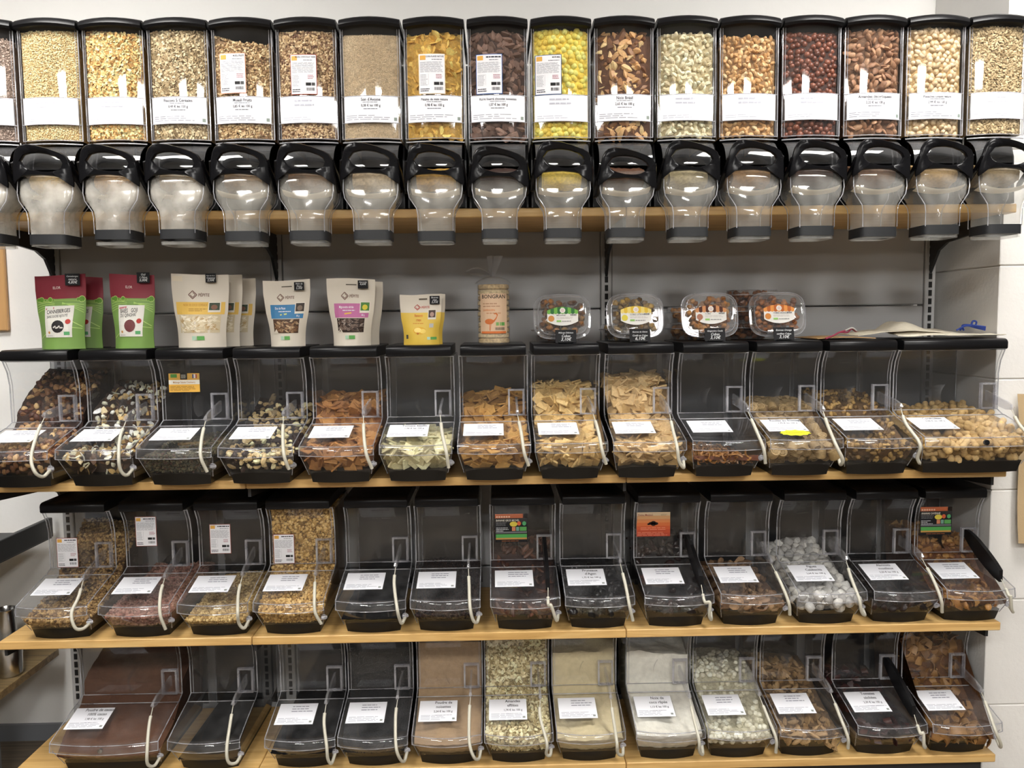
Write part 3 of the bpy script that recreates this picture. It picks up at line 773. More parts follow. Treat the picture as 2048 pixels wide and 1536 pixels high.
DISP = [  # content phrase, goods kind, price-label title, price, fill height, card (edge colour, title, u, v), handle drop
    ('pinkish brown bran', 'bran', '', '', .420, None, 0), ('small puffed grain', 'puff', '', '', .436, None, 0), ('golden oat flakes', 'oats', '', '', .430, None, 0),
    ('five-cereal flakes', 'cereal', 'Flocons 5 Céréales', '0,49 € les 100 g', .435, None, 0), ('fruit muesli', 'muesli', 'Muesli Fruits', '0,85 € les 100 g', .406, ('#e0a083', 'MUESLI FRUITS', -.052, .277), 0),
    ('chocolate muesli', 'choco', '', '', .431, ('#a04a3a', 'MUESLI CHOCOLAT NOIR', -.036, .273), 0), ('fine oat bran', 'fine', "Son d'Avoine", '0,38 € les 100 g', .424, None, 0),
    ('golden corn flakes', 'corn_flake', 'Pétales de maïs nature', '0,98 € les 100 g', .427, ('#e9d9c0', 'CORN FLAKES NATURE', -.036, .273), -.004),
    ('chocolate cereal squares', 'chocolate_square', "Ka'ré fourré chocolat noisettes", '1,57 € les 100 g', .427, ('#2f5b9e', '', -.052, .272), -.011), ('yellow honey balls', 'honey_ball', '', '', .434, ('#37598e', 'MOPS MIEL', -.063, .27), 0),
    ('Brazil nuts', 'brazil_nut', 'Noix Brésil', '2,65 € les 100 g', .424, None, -.017), ('pale raw cashews', 'raw_cashew', '', '', .425, None, 0), ('golden roasted cashews', 'roasted_cashew', '', '', .418, None, 0),
    ('dark red-brown hazelnuts', 'hazelnut', '', '', .427, None, 0), ('brown shelled almonds', 'almond', 'Amandes décortiquées', '2,20 € les 100 g', .429, None, 0), ('pistachios in the shell', 'pistachio', 'Pistaches coques nature', '2,99 € les 100 g', .434, None, 0),
    ('pale flat seeds', 'seed', '', '', .436, None, 0)]
FINE = {  # templates, colours, spacing, cat, bed colour
    'bran': ([disc_t(.003, .002, .0004, 1)], ['#6f5d52', '#8d7a6c', '#a8968a'], .0042, 'bran', '#6c5a4e'),
    'puff': ([ell(.0027, .0019, .0017, .1, 2, 1, 5, 4)], ['#b39a6a', '#cdb88c', '#dccca6'], .0040, 'grain', '#9c8456'),
    'oats': ([disc_t(.0045, .0036, .0005, 2), disc_t(.004, .003, .0005, 5)], ['#b0854a', '#cba568', '#dcbf88', '#e4cfa2'], .0055, 'flakes', '#8f6c3a'),
    'cereal': ([disc_t(.0047, .0037, .0005, 3), disc_t(.004, .0028, .0005, 7)], ['#8d7856', '#ab9672', '#c4b08c', '#d3c4a4'], .0057, 'flakes', '#6d5b3e'),
    'muesli': ([disc_t(.0047, .0037, .0006, 3), nug(.004, .0035, .003, 4)], ['#6b4a30', '#a3865e', '#bfa57c', '#cfbb96'], .0057, 'muesli', '#6a5236'),
    'choco': ([disc_t(.0047, .0037, .0006, 3), nug(.0045, .0035, .003, 4)], ['#5d3d2c', '#9f8260', '#bca27c', '#cdb794'], .0057, 'muesli', '#63492f'),
    'fine': ([ell(.0013, .001, .001, .1, 2, 1, 4, 3)], ['#a08e72', '#b8a68a', '#c8b79c'], .0032, 'bran', '#aa987c'),
    'seed': ([ell(.0058, .0031, .0014, .1, 2, 1, 6, 4)], ['#8d7a58', '#a6926e', '#baa682'], .0066, 'seeds', '#6c5b3e')}
MASSCOL = {'corn_flake': '#a07c34', 'chocolate_square': '#33211a', 'honey_ball': '#c9ac42', 'brazil_nut': '#4a2d1a', 'raw_cashew': '#948766', 'roasted_cashew': '#7a5c3a', 'hazelnut': '#321c14', 'almond': '#543a26', 'pistachio': '#8a7048'}
def disp_hw(z): return .071
def pos_word(i, n=17):
    return ''
for i, (phr, knd, title, price, top, card, drop) in enumerate(DISP):
    cx = -.426 + .157 * (i - 1); org = (cx, DY, DZ)
    extra = {0: ', cut off', 16: ' at the pillar end'}.get(i, '')
    t = thing('gravity_dispenser', 'clear gravity dispenser of %s with black lid and handle%s' % (phr, extra), 'dispenser', org, group='gravity dispensers on the top shelf')
    share('lid', DLID, t); share('stand', STAND, t); so = share('spout', SPOUT_D if i < 4 else SPOUT_D2 if i < 8 else SPOUT, t); ho = share('hopper', HOPPER, t)
    share('spout_band', BAND, so, (0, 0, .006 if i in (2, 3) else (-.004 if i in (1, 7, 14) else 0))); share('spout_end', ENDLIP, so); share('metering_wheel', WHEEL, t)
    share('handle', HANDLE, t, (0, -.002, drop), (0, 0, 0))
    # paper price label around the front
    p = Print(front_map()); ghost = not title
    lz0, lz1 = (.204, .269); p.rect(-.066, lz0, .066, lz1, M_PAPER, 12, 1); p.up(.0006)
    if title:
        sz = .0105 if len(title) < 21 else .0084
        p.text(title, 0, lz1 - .013, sz, INK, 'c', .86); p.text(price, 0, lz1 - .027, .0088, INK, 'c', .82)
        p.lines(-.02, lz1 - .0175, .02, lz1 - .0145, 1, LIN, .4, .1); p.lines(-.018, lz1 - .034, .018, lz1 - .030, 1, LIN, .4, .1)
        p.lines(-.062, lz0 + .006, .05, lz0 + .02, 3, '#8d8d97', .3, .5); p.rect(.056, lz0 + .005, .063, lz0 + .013, '#8a958e')
    else:
        p.lines(-.03, lz1 - .026, .03, lz1 - .006, 2, GHOST, .4, .3); p.lines(-.06, lz0 + .006, .03, lz0 + .016, 2, GHOST, .3, .5)
    p.build('price_label', ho)
    if card: info_card(ho, front_map(.0008), card[2], card[3], .062, .093, card[0], card[1])
    # goods
    prof = [(.004, .166), (.004, top - .008), (.024, top), (.25, top + .001)]
    lab = 'bed of %s filling its dispenser' % phr
    fine = FINE.get(knd); seed = 10 + i
    prof2 = [(.004, .168), (.004, top - .008), (.022, top), (.25, top + .004)]
    tl = {4: -.018, 3: 0, 2: -.008, 12: -.004, 0: -.01}.get(i, 0.); ta = .004 if fine else .003
    mcol = fine[4] if fine else MASSCOL[knd]
    mass(knd + '_bed' if fine else 'goods_bed', prof, disp_hw, mat('bed_' + knd, gl(mcol), rough=.8, var=.25, vscale=160, bump=.8, bscale=260), org, lab, fine[3] if fine else 'goods bed', amp=.001 if fine else .002, tilt=tl, inset=.003 if fine else .008, seed=seed, close=(.25, .166), bulge=bulz, topamp=ta)
    mass('goods_portion', [(.01, .036), (-.03, .048), (-.036, .066), (-.02, .083), (.04, .10)], lambda z: .05, mat('bed_' + knd, mcol), org, 'portion of %s held in the dispenser spout' % phr, 'goods portion', amp=.004, inset=.002, seed=seed + 50, close=(.05, .036), topamp=.004)
    if fine:
        scatter(knd + '_grains', fine[0], grain('fine_' + knd, fine[1], True, .75), prof2, disp_hw, org, 'loose %s against the clear dispenser front' % phr, fine[3], fine[2], tiltamt=.5, layers=1 if knd != 'seed' else 2, depth=.0012, seed=seed, topamp=ta, tilt=tl, s1=top - .168 + .055, bulge=bulz,
                skip=lambda x, q: .21 < q.z < .262 and q.y < .01)
    else:
        pieces(knd, prof2, disp_hw, org, '%s among those in the top shelf dispenser' % {'corn_flake': 'crisp golden corn flake', 'chocolate_square': 'brown chocolate cereal square', 'honey_ball': 'small yellow honey ball', 'brazil_nut': 'shelled Brazil nut', 'raw_cashew': 'pale raw cashew', 'roasted_cashew': 'golden roasted cashew', 'hazelnut': 'dark round hazelnut', 'almond': 'brown shelled almond', 'pistachio': 'pistachio in its shell'}[knd],
               {'corn_flake': 'cereal', 'chocolate_square': 'cereal', 'honey_ball': 'cereal'}.get(knd, 'nut'), phr + ' in the dispenser', layers=2, maxn=290, seed=seed, topamp=ta, tilt=tl, s1=top - .168 + .035, bulge=bulz, skip=lambda x, q: .217 < q.z < .255 and q.y < .02)
# dried fruit slices lying in the chocolate muesli
cmx = -.426 + .157 * 4
for x, z in ((-.03, .395), (.008, .402), (.002, .385), (.028, .388)):
    o = MB().lathe([(.0085, -.001), (.009, 0), (.0085, .001)], 10).build('banana_chip', mat('banana_chip', '#cdb66e', rough=.6, var=.12, vscale=200), None, True, (cmx + x, DY + .0005, DZ + z), (math.pi / 2 + random.uniform(-.2, .2), random.uniform(-.2, .2), 0))
    tag(o, 'round yellow banana chip at the top of the chocolate muesli', 'banana chip', 'banana chips in the muesli')

# ================================================================== scoop bins
HB = .3465
def bin_shapes(W, low):
    h = W / 2
    def hw(z): return h - .018 * (1 - min(1, max(0, z / .075)))
    bl = lambda u, b=.019: -b * (1 - u * u)
    body = MB()
    prof_side = [(.0, .02), (-.034, .074), (-.037, .092), (.10, .135), (.128, .15), (.128, .25), (.12, .283), (.102, .317), (.33, .317), (.33, .02)]
    for s in (-1, 1):
        vs = [(s * hw(z), y, z) for y, z in prof_side] + [(s * h, .1, .0755), (s * h, .33, .0755), (s * h, -.034, .0755)]
        # lower flared strip and upper sheet
        lo = [(s * hw(.02), 0, .02), (s * hw(.02), .33, .02), (s * h, .33, .0755), (s * h, -.034, .0755)]
        body.add(lo, [(0, 1, 2, 3)])
        up = [(s * h, -.034, .0755), (s * h, .33, .0755), (s * h, .33, .317), (s * h, .102, .317), (s * h, .12, .283), (s * h, .128, .25), (s * h, .128, .15), (s * h, .10, .135), (s * h, -.037, .092)]
        body.add(up, [(0, 1, 7, 8), (1, 6, 7), (1, 2, 5, 6), (2, 3, 4, 5)])
    body.grid(lambda a, b: Vector(((2 * a - 1) * hw(.02 + .055 * b), -.034 * b + bl(2 * a - 1) * (.6 + .4 * b), .02 + .055 * b)), 10, 2)          # front wall
    win = [(.10, .137), (.128, .15), (.128, .25), (.1255, .268), (.12, .285), (.112, .302), (.102, .317)]
    body.grid(lambda a, b: Vector(((2 * a - 1) * h, win[round(b * 6)][0], win[round(b * 6)][1])), 4, 6)
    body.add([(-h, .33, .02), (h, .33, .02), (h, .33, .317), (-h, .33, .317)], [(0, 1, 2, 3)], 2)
    flap = MB()
    fl = [(.098, .138, 0.), (.03, .1197, .25), (-.036, .1022, .9), (-.0415, .0995, 1.), (-.0455, .0945, 1.), (-.0475, .087, 1.), (-.046, .0765, 1.)]; nf = len(fl) - 1
    flap.grid(lambda a, b: Vector(((2 * a - 1) * (h + .001), fl[round(b * nf)][0] + bl(2 * a - 1) * fl[round(b * nf)][2], fl[round(b * nf)][1])), 12, nf)
    flap.mi[-12 * (nf - 2):] = [2] * (12 * (nf - 2))
    rim = body
    for s in (-1, 1):
        rim.tube([(s * h, .128, .15), (s * h, .128, .25), (s * h, .12, .285), (s * h, .102, .317)], .0016, 5, 1)
        rim.tube([(s * (h - .008), .1275, .152), (s * (h - .008), .1275, .25), (s * (h - .008), .119, .286), (s * (h - .008), .103, .315)], .0007, 4, 1)
        rim.tube([(s * hw(.02), 0, .02), (s * h, -.034, .075)], .001, 4, 1); rim.tube([(s * h, .33, .02), (s * h, .33, .317)], .0012, 4, 1)
        rim.tube([(s * h, .1, .137), (s * h, .128, .15)], .0016, 5, 1)
    rim.tube([(-h, .1275, .151), (h, .1275, .151)], .0011, 5, 1); rim.tube([(-h, .1, .138), (h, .1, .138)], .0014, 5, 1); rim.tube([(-h, .103, .3155), (h, .103, .3155)], .0012, 5, 1)
    frim = flap
    for s in (-1, 1): frim.tube([(s * h, .098, .1385), (s * h, .03, .1215), (s * h, -.042, .101), (s * h, -.0455, .0765)], .0014, 5, 1)
    for y, z, r in ((-.0435, .1, .0013), (-.0458, .0768, .001)): frim.tube([((2 * i / 12 - 1) * h, y + bl(2 * i / 12 - 1), z) for i in range(13)], r, 5, 1)
    lid = MB(); lp = [(.086, .3175), (.083, .3195), (.0825, .336), (.0855, .3425), (.092, .3458), (.105, HB), (.33, HB), (.33, .3175)]
    e = h - .0045; lv = []
    for x, k in ((-e, .88), (-e + .002, 1), (e - .002, 1), (e, .88)): lv += [(x, .2 + (y - .2) * (1 if k == 1 else .99), .333 + (z - .333) * k) for y, z in lp]
    n = len(lp); lid.add(lv, [(i * n + k, i * n + (k + 1) % n, (i + 1) * n + (k + 1) % n, (i + 1) * n + k) for i in range(3) for k in range(n)] + [tuple(range(n)), tuple(range(3 * n, 4 * n))[::-1]])
    tray = MB(); th_ = h - .017
    def tr(z, y0, ww):
        return [((2 * i / 10 - 1) * ww, y0 + bl(2 * i / 10 - 1) * .75, z) for i in range(11)] + [(ww, .325, z), (-ww, .325, z)]
    a_, b_ = tr(0, .004, th_ - .004), tr(.031, -.006, th_ + .001); m_ = len(a_)
    tray.add(a_ + b_, [(i, (i + 1) % m_, m_ + (i + 1) % m_, m_ + i) for i in range(m_)] + [tuple(range(m_))[::-1], tuple(range(m_, 2 * m_))])
    hold = MB(); x0, x1, z0, z1, yb, yf = h - .053, h - .009, .152, .224, .127, .117
    for q in ((x0, z0, x0 + .005, z1), (x1 - .005, z0, x1, z1), (x0 + .005, z1 - .005, x1 - .005, z1), (x0 + .005, z0, x1 - .005, z0 + .004)): hold.box((q[0], yf, q[1]), (q[2], yb, q[3]))
    clip = MB(); clip.tube([(h - .004 + .006 * math.cos(a), -.022 - .004 * math.sin(a), .05 + .007 * math.sin(a)) for a in [k * 2 * math.pi / 10 for k in range(11)]], .0022, 5); clip.tube([(h - .01, -.03, .05), (h + .003, -.022, .05)], .0045, 6)
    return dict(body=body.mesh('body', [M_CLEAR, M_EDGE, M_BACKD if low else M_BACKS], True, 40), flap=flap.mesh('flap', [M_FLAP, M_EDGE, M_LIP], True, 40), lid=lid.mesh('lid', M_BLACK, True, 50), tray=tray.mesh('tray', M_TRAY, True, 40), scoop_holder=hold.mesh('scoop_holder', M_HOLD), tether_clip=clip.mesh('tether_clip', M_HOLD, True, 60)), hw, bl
BINS = {}
def scoop_blade(black=False):
    mb = MB()
    def f(a, b):
        t = (a - .5) * 2; L = .07 * (1 - .45 * abs(t) ** 3) * b
        return Vector((-.012 + .012 * t * t, .118 + .012 + L, .188 + t * .031 * (1 - .1 * b)))
    mb.grid(f, 10, 5); return mb
def scoop(org, W, label, style, seed):
    r = random.Random(seed); h = W / 2; xh = h - .031
    t = thing('scoop', label, 'scoop', org, group='scoops in the bin holders')
    m = M_SCOOP if style != 'black' else M_BLACK
    scoop_blade().build('blade', m, t, True)
    hb = MB(); ye = .012 + r.uniform(-.008, .01); zd = .178 + r.uniform(-.012, .006) if style != 'low' else .158
    if style == 'black':
        def f(a, b):
            y = .135 - .165 * a; w_ = .012 + .012 * math.sin(a * math.pi) ** .7 * (1 if a < .5 else .9) + .004 * a; z = .205 - .075 * a; return y, z, w_
        n = 8
        for sx in (-.004, .004):
            pass
        L = []
        for i in range(n + 1):
            y, z, w_ = f(i / n, 0); L.append([(xh - .005, y, z + w_), (xh + .005, y, z + w_), (xh + .005, y, z - w_), (xh - .005, y, z - w_)])
        vs = [p for q in L for p in q]
        hb.add(vs, [(i * 4 + k, i * 4 + (k + 1) % 4, i * 4 + 4 + (k + 1) % 4, i * 4 + 4 + k) for i in range(n) for k in range(4)] + [(0, 1, 2, 3), tuple(range(4 * n, 4 * n + 4))[::-1]])
        pe = Vector((xh, -.032, .122))
    else:
        L = []
        for i in range(7):
            a = i / 6; y = .13 + (ye - .13) * a; z = .188 + (zd - .188) * a; w_ = .014 - .003 * a if a < .95 else .007
            L.append([(xh - .003, y, z + w_), (xh + .003, y, z + w_), (xh + .003, y, z - w_), (xh - .003, y, z - w_)])
        hb.add([p for q in L for p in q], [(i * 4 + k, i * 4 + (k + 1) % 4, i * 4 + 4 + (k + 1) % 4, i * 4 + 4 + k) for i in range(6) for k in range(4)] + [(0, 1, 2, 3), (27, 26, 25, 24)])
        hb.tube([(xh, ye - .002, zd + .006), (xh, ye - .006, zd), (xh, ye - .002, zd - .006)], [.003, .0055, .003], 6)
        pe = Vector((xh, ye - .003, zd - .006))
    hb.build('handle', m, t, style != 'black', angle=30)
    j = lambda s: r.uniform(-s, s)
    if style == 'loop':
        P = spline([pe, (xh + .03, -.05, .11), (xh + .06, -.05, .105), (xh + .075, -.04, .06), (xh + .055, -.035, .005), (xh + .03, -.03, .02), (h - .002, -.022, .05)], 6); MB().tube(P, .0013, 5).build('tether', M_EDGE, t, True)
        return t
    P = spline([pe, pe + Vector((j(.003), -.03, -.035)), (xh + .006 + j(.008), -.068 + j(.006), .088), (xh + .012 + j(.006), -.066 + j(.008), .052), (xh + .022, -.052, .037 + j(.006)), (h - .004, -.028, .046)], 6)
    if r.random() < .45: P = spline([pe, (xh + .008, -.04, .125), (xh + .017 + j(.004), -.066, .082), (xh + .026 + j(.003), -.058, .042 + j(.005))], 7)
    tb = MB(); tb.tube(P[:4], .0011, 5); tb.tube(P[3:], .0043, 8); tb.build('tether', M_TUBE, t, True, angle=60)
    return t
FINE_B = {
    'pumpkin seed mix': ([ell(.0058, .0034, .0014, .1, 2, 1, 6, 4)], ['#26261f', '#3d3b2d', '#56503a', '#3c2420'], .0068, '#22201a'),
    'brown granola': ([nug(.0042, .0036, .003, 2), nug(.006, .005, .004, 5)], ['#3f2c1c', '#6b5234', '#8d7049', '#a48a5c'], .0065, '#37281a'),
    'pink granola': ([nug(.0042, .0036, .003, 2), nug(.006, .005, .004, 5)], ['#54392f', '#775549', '#907062', '#80534a'], .0065, '#5d3a2e'),
    'beige granola': ([nug(.0042, .0036, .003, 2), nug(.006, .005, .004, 5)], ['#6b5432', '#917648', '#ac9262', '#bca676'], .0065, '#5a4528'),
    'golden granola': ([nug(.0042, .0036, .003, 2), nug(.0065, .005, .0042, 5)], ['#71542c', '#96753f', '#b08f56', '#c2a56e'], .0068, '#5d4524'),
    'dark raisins': ([nug(.0055, .0042, .0036, 2)], ['#0c0707', '#170c0a', '#241410'], .0085, '#0c0707'),
    'black seeds': ([ell(.0016, .0012, .001, .1, 2, 1, 4, 3)], ['#0a0a0b', '#121213', '#1c1b1b'], .0045, '#0b0b0c'),
    'flaked almonds': ([disc_t(.0075, .0052, .0004, 3), disc_t(.006, .0046, .0004, 8)], ['#8f7f58', '#b2a47c', '#c9bd98', '#d6cba8'], .0078, '#756644')}
POWDER = {'cocoa powder': ('#4a3327', .6), 'dark cocoa': ('#0d0c0d', .5), 'ground hazelnuts': ('#857058', .9), 'cream almond flour': ('#a89c7e', .8), 'grated coconut': ('#b8b5ab', .8)}
def flap_map(W):
    O = Vector((0, .098, .138)); V = Vector((0, .14, .0375)).normalized()
    return plane_map(O, (1, 0, 0), V)
def window_map(): return plane_map((0, .1272, 0), (1, 0, 0), (0, 0, 1))
def dark_card(root, mp, u0, v0, title, fruit):
    p = Print(mp); W, H = .092, .082; U = lambda a: u0 + W * a; V = lambda b: v0 + H * b
    p.rect(u0, v0, u0 + W, v0 + H, '#16161a'); p.up(); p.rect(U(0), V(.85), U(1), V(1), '#b5603a'); p.rect(U(.86), V(.85), U(1), V(1), '#c98a6a'); p.up()
    for k in range(6): p.disc(U(.06 + .075 * k), V(.9), W * .032, H * .03, '#e0b79c', 8)
    p.text(title, U(.03), V(.74), H * .095, '#d8d4c8', 'l', .8); p.lines(U(.03), V(.58), U(.42), V(.72), 3, '#77777c', .35)
    p.lines(U(.03), V(.38), U(.42), V(.54), 3, '#b8b8bc', .45, .5)
    p.disc(U(.57), V(.64), W * .12, H * .09, '#cdbb4a'); p.disc(U(.74), V(.66), W * .06, H * .075, '#c8603c'); p.disc(U(.9), V(.66), W * .06, H * .075, '#4f9a66')
    p.rect(U(.52), V(.4), U(.63), V(.54), '#c07a5a'); p.rect(U(.65), V(.4), U(.74), V(.54), '#6f9a8c'); p.rect(U(.76), V(.4), U(.97), V(.54), '#579a52')
    p.rect(U(.02), V(.32), U(.98), V(.38), '#6a6a70'); p.rect(U(.02), V(.16), U(.98), V(.29), '#4e9a50'); p.rect(U(.02), V(.1), U(.98), V(.16), '#b58a4a'); p.lines(U(.2), V(.03), U(.8), V(.07), 1, '#a8683c', .4)
    p.build('information_card', root)
def yellow_card(root, mp, u0, v0):
    p = Print(mp); W, H = .086, .054; U = lambda a: u0 + W * a; V = lambda b: v0 + H * b
    p.rect(u0, v0, u0 + W, v0 + H, '#1d1a16'); p.up(); p.rect(U(.02), V(.03), U(.98), V(.97), '#d8a74a'); p.up(); p.rect(U(.02), V(.42), U(.98), V(.64), '#dcd8cc'); p.rect(U(.08), V(.76), U(.28), V(.94), '#4f8f3e')
    p.rect(U(.38), V(.66), U(.6), V(.97), '#1d1a16'); p.rect(U(.76), V(.72), U(.9), V(.92), '#e4e0d6'); p.up(); p.rect(U(.76), V(.72), U(.8), V(.92), '#3a4a80'); p.rect(U(.86), V(.72), U(.9), V(.92), '#a83c34')
    p.text('Mélange Salade Cranberry', U(.5), V(.48), H * .13, '#a8783a', 'c', .8); p.lines(U(.06), V(.1), U(.9), V(.36), 4, '#8a6a30', .35, .4); p.lines(U(.41), V(.72), U(.57), V(.92), 3, '#c8c4b8', .4, .2); p.build('information_card', root)
def orange_card(root, mp, u0, v0):
    p = Print(mp); W, H = .096, .07; cols = ['#a8402c', '#b2482c', '#bc5630', '#c4683a', '#c87c4a', '#c89462', '#cbb08e']; n = len(cols)
    for k, c in enumerate(cols): p.rect(u0, v0 + H * k / n, u0 + W, v0 + H * (k + 1) / n, c)
    p.up(); U = lambda a: u0 + W * a; V = lambda b: v0 + H * b
    p.text('Dattes Medjool', U(.04), V(.85), H * .12, '#8a3226', 'l', .8)
    for a, b, r_ in ((.42, .54, .06), (.5, .57, .07), (.58, .53, .06), (.36, .51, .04), (.5, .5, .07)): p.disc(U(a), V(b), W * r_ * 1.1, H * r_, '#1d1212', 10)
    p.lines(U(.12), V(.26), U(.96), V(.4), 2, '#d88a70', .35, .2); p.lines(U(.03), V(.03), U(.96), V(.2), 3, '#d88a70', .35, .2); p.lines(U(.72), V(.84), U(.92), V(.94), 2, '#7a6a40', .3, .3); p.build('information_card', root)
def flap_label(root, W, title, price, card=True):
    mp = flap_map(W); p = Print(mp); p.h = .0014; h = W / 2; u0, u1, v0, v1 = -h + .012, -h + .117, -.098, -.018
    p.rect(u0 - .002, v0 - .003, u1 + .003, v1 + .002, M_FLAP); p.up(.0006)
    p.rect(u0, v0, u1, v1, M_PAPERD); p.up(.0004); ghost = not title; k = INK if title else '#8a8b98'
    c = (u0 + u1) / 2 + .014; v = v1 - .013
    for ln in (title or []):
        p.text(ln, c, v, .0145, k, 'c', .78); v -= .0165
    if price: p.text(price, c, v, .0105, k, 'c', .75); v -= .009; p.lines(c - .02, v - .003, c + .025, v, 1, LIN, .4)
    if ghost: p.lines(c - .03, v1 - .034, c + .03, v1 - .006, 3, k, .32, .35)
    p.lines(u0 + .006, v0 + .006, u1 - .006, v0 + .026, 4, '#8e8f9a', .28, .45); p.rect(u1 - .012, v0 + .006, u1 - .005, v0 + .013, '#8a8f8c')
    p.build('price_label', root)
def make_bin(row, i, cx, W, yfront, phr, spec, lv, title=None, price=None, card=None, label=True, style='', shape=''):
    """lv = (front, rear of basin, window, back) goods heights; 0 = none"""
    key = (round(W, 3), row > 2)
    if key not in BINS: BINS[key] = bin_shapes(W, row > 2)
    S, hw, bl = BINS[key]; org = (cx, yfront, SH[row])
    rn = {2: 'second shelf', 3: 'third shelf', 4: 'lowest shelf'}[row]
    t = thing('scoop_bin', '%sclear scoop bin of %s on the %s' % (shape, phr, rn), 'scoop bin', org, group='scoop bins on the ' + rn)
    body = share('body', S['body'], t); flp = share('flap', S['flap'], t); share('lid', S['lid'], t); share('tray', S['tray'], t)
    share('scoop_holder', S['scoop_holder'], body); share('tether_clip', S['tether_clip'], body)
    if label: flap_label(flp, W, title, price)
    h = W / 2
    if card:
        if card[0] == 'info': info_card(body, window_map(), -h + card[1], .165 + card[2], .056, .082, '#8d4a40')
        elif card[0] == 'dark': dark_card(body, window_map(), -h + .014, .202, card[1], 'x')
        elif card[0] == 'yellow': yellow_card(body, window_map(), -h + .018, .225)
        elif card[0] == 'orange': orange_card(body, window_map(), -h + .008, .212)
        elif card[0] == 'star':
            p = Print(flap_map(W)); p.h = .0032; n = 22; c = (-h + .075, -.112)
            p.poly([(c[0] + .042 * math.cos(2 * math.pi * k / n) * (1 if k % 2 else .86), c[1] + .02 * math.sin(2 * math.pi * k / n) * (1 if k % 2 else .8)) for k in range(n)], '#d8dc3a'); p.up(); p.text('Nouveau', c[0], c[1] - .004, .013, '#b0a02a', 'c'); p.build('sticker', flp)
    if spec is None: MB().box((-hw(.03) + .003, -.012, .0312), (hw(.03) - .003, .322, .034)).build('inner_liner', M_TRAY, t)
    # goods
    hf, hm, hwn, hb = lv
    front = [(.002, .031), (-.028, min(.072, hf))] + ([(-.03, hf)] if hf > .072 else [])
    if hwn > .15: prof = front + [(.04, max(hf, hm * .8)), (.118, .132), (.137, .152), (.139, hwn), (.2, max(hwn, (hwn + hb) / 2)), (.315, hb)]
    else: prof = front + [(.04, (hf + hm) / 2), (.12, hm), (.2, max(hm, (hm + hb) / 2)), (.315, max(hm, hb))]
    bt = lambda u, z: bl(u) * .7 if z < .11 else 0.; seed = row * 20 + i
    tl = random.Random(seed).uniform(-.008, .008)
    if spec in KINDS:
        bedcol = {'mixed_nut': '#2a1810', 'raisin_nut': '#140c0a', 'fruit_mix_piece': '#2a1e16', 'cashew_raisin': '#1d1310', 'orange_cracker': '#5d3614', 'amber_cracker': '#634016', 'pale_cracker': '#837a56', 'tan_cracker': '#6b5430', 'beige_cracker': '#665032', 'pretzel': '#4a2410', 'rolled_biscuit': '#5d472a', 'walnut_piece': '#4a351c', 'peanut': '#6e5528', 'banana_strip': '#210e0a', 'prune': '#060506', 'date': '#0a0606', 'dried_apple_ring': '#4d331c', 'white_fig': '#6e6c69', 'dark_apricot': '#0b0706', 'pineapple_piece': '#4d2b10', 'coconut_cube': '#8f8a76', 'ginger_stick': '#523e26', 'dried_tomato': '#120707', 'mango_strip': '#4a2c10'}[spec]
        sp = KINDS[spec][1]; two = spec in ('mixed_nut', 'fruit_mix_piece', 'cashew_raisin')
        mass('goods_bed', prof, hw, mat('bed_' + spec, gl(bedcol), rough=.8, var=.3, vscale=120, bump=.8, bscale=150), org, 'bed of %s in its bin on the %s' % (phr, rn), 'goods bed', amp=.003, tilt=tl, inset=max(.008, sp * .45), seed=seed, bulge=bt)
        nm = spec.replace('_', ' ')
        cat = {'orange_cracker': 'cracker', 'amber_cracker': 'cracker', 'pale_cracker': 'cracker', 'tan_cracker': 'cracker', 'beige_cracker': 'cracker', 'pretzel': 'pretzel', 'rolled_biscuit': 'biscuit', 'walnut_piece': 'nut', 'peanut': 'nut', 'mixed_nut': 'nut', 'cashew_raisin': 'nut', 'raisin_nut': 'raisin'}.get(spec, 'dried fruit')
        pieces(spec, prof, hw, org, '%s among the %s in the %s bin' % (nm, phr, rn), cat, '%s in the %s bin' % (phr, rn), layers=2 if two else 1, tilt=tl, seed=seed, bulge=bt, maxn={'prune': 80, 'date': 80, 'dark_apricot': 60, 'dried_tomato': 90, 'banana_strip': 110, 'mixed_nut': 295, 'fruit_mix_piece': 290, 'cashew_raisin': 250, 'walnut_piece': 270}.get(spec, 210), s1=Profile(prof).L - .02)
    elif spec in FINE_B:
        T, cols, sp, bc = FINE_B[spec]
        mass('goods_bed', prof, hw, mat('bed_' + spec, gl(bc), rough=.85, var=.3, vscale=140, bump=.8, bscale=200), org, 'bed of %s in its bin on the %s' % (phr, rn), 'goods bed', amp=.002, tilt=tl, inset=.004, seed=seed, bulge=bt)
        scatter(spec.replace(' ', '_') + '_grains', T, grain('fineb_' + spec, cols, True, .75), prof, hw, org, 'loose %s at the surface in its %s bin' % (phr, rn), 'granola' if 'granola' in spec else 'loose goods', sp, tiltamt=.7, layers=1, depth=.0015, tilt=tl, seed=seed, bulge=bt, smooth='granola' in spec)
    elif spec in POWDER:
        c, a = POWDER[spec]
        mass('powder', prof, hw, mat('powder_' + spec, gl(c), rough=.95, var=.08, vscale=70, bump=.5, bscale=220, spec=.1), org, 'heap of %s in its bin on the %s' % (phr, rn), 'powder', amp=.0025, tilt=tl, inset=.001, step=.005, seed=seed, bulge=bt, topamp=.011 if hwn > .15 else .004)
    if style != 'none': scoop(org, W, '%s scoop hanging in the holder of the %s bin' % ('black plastic' if style == 'black' else 'clear plastic', phr), style, seed)
    return t
Y2, Y34 = -.408, -.345
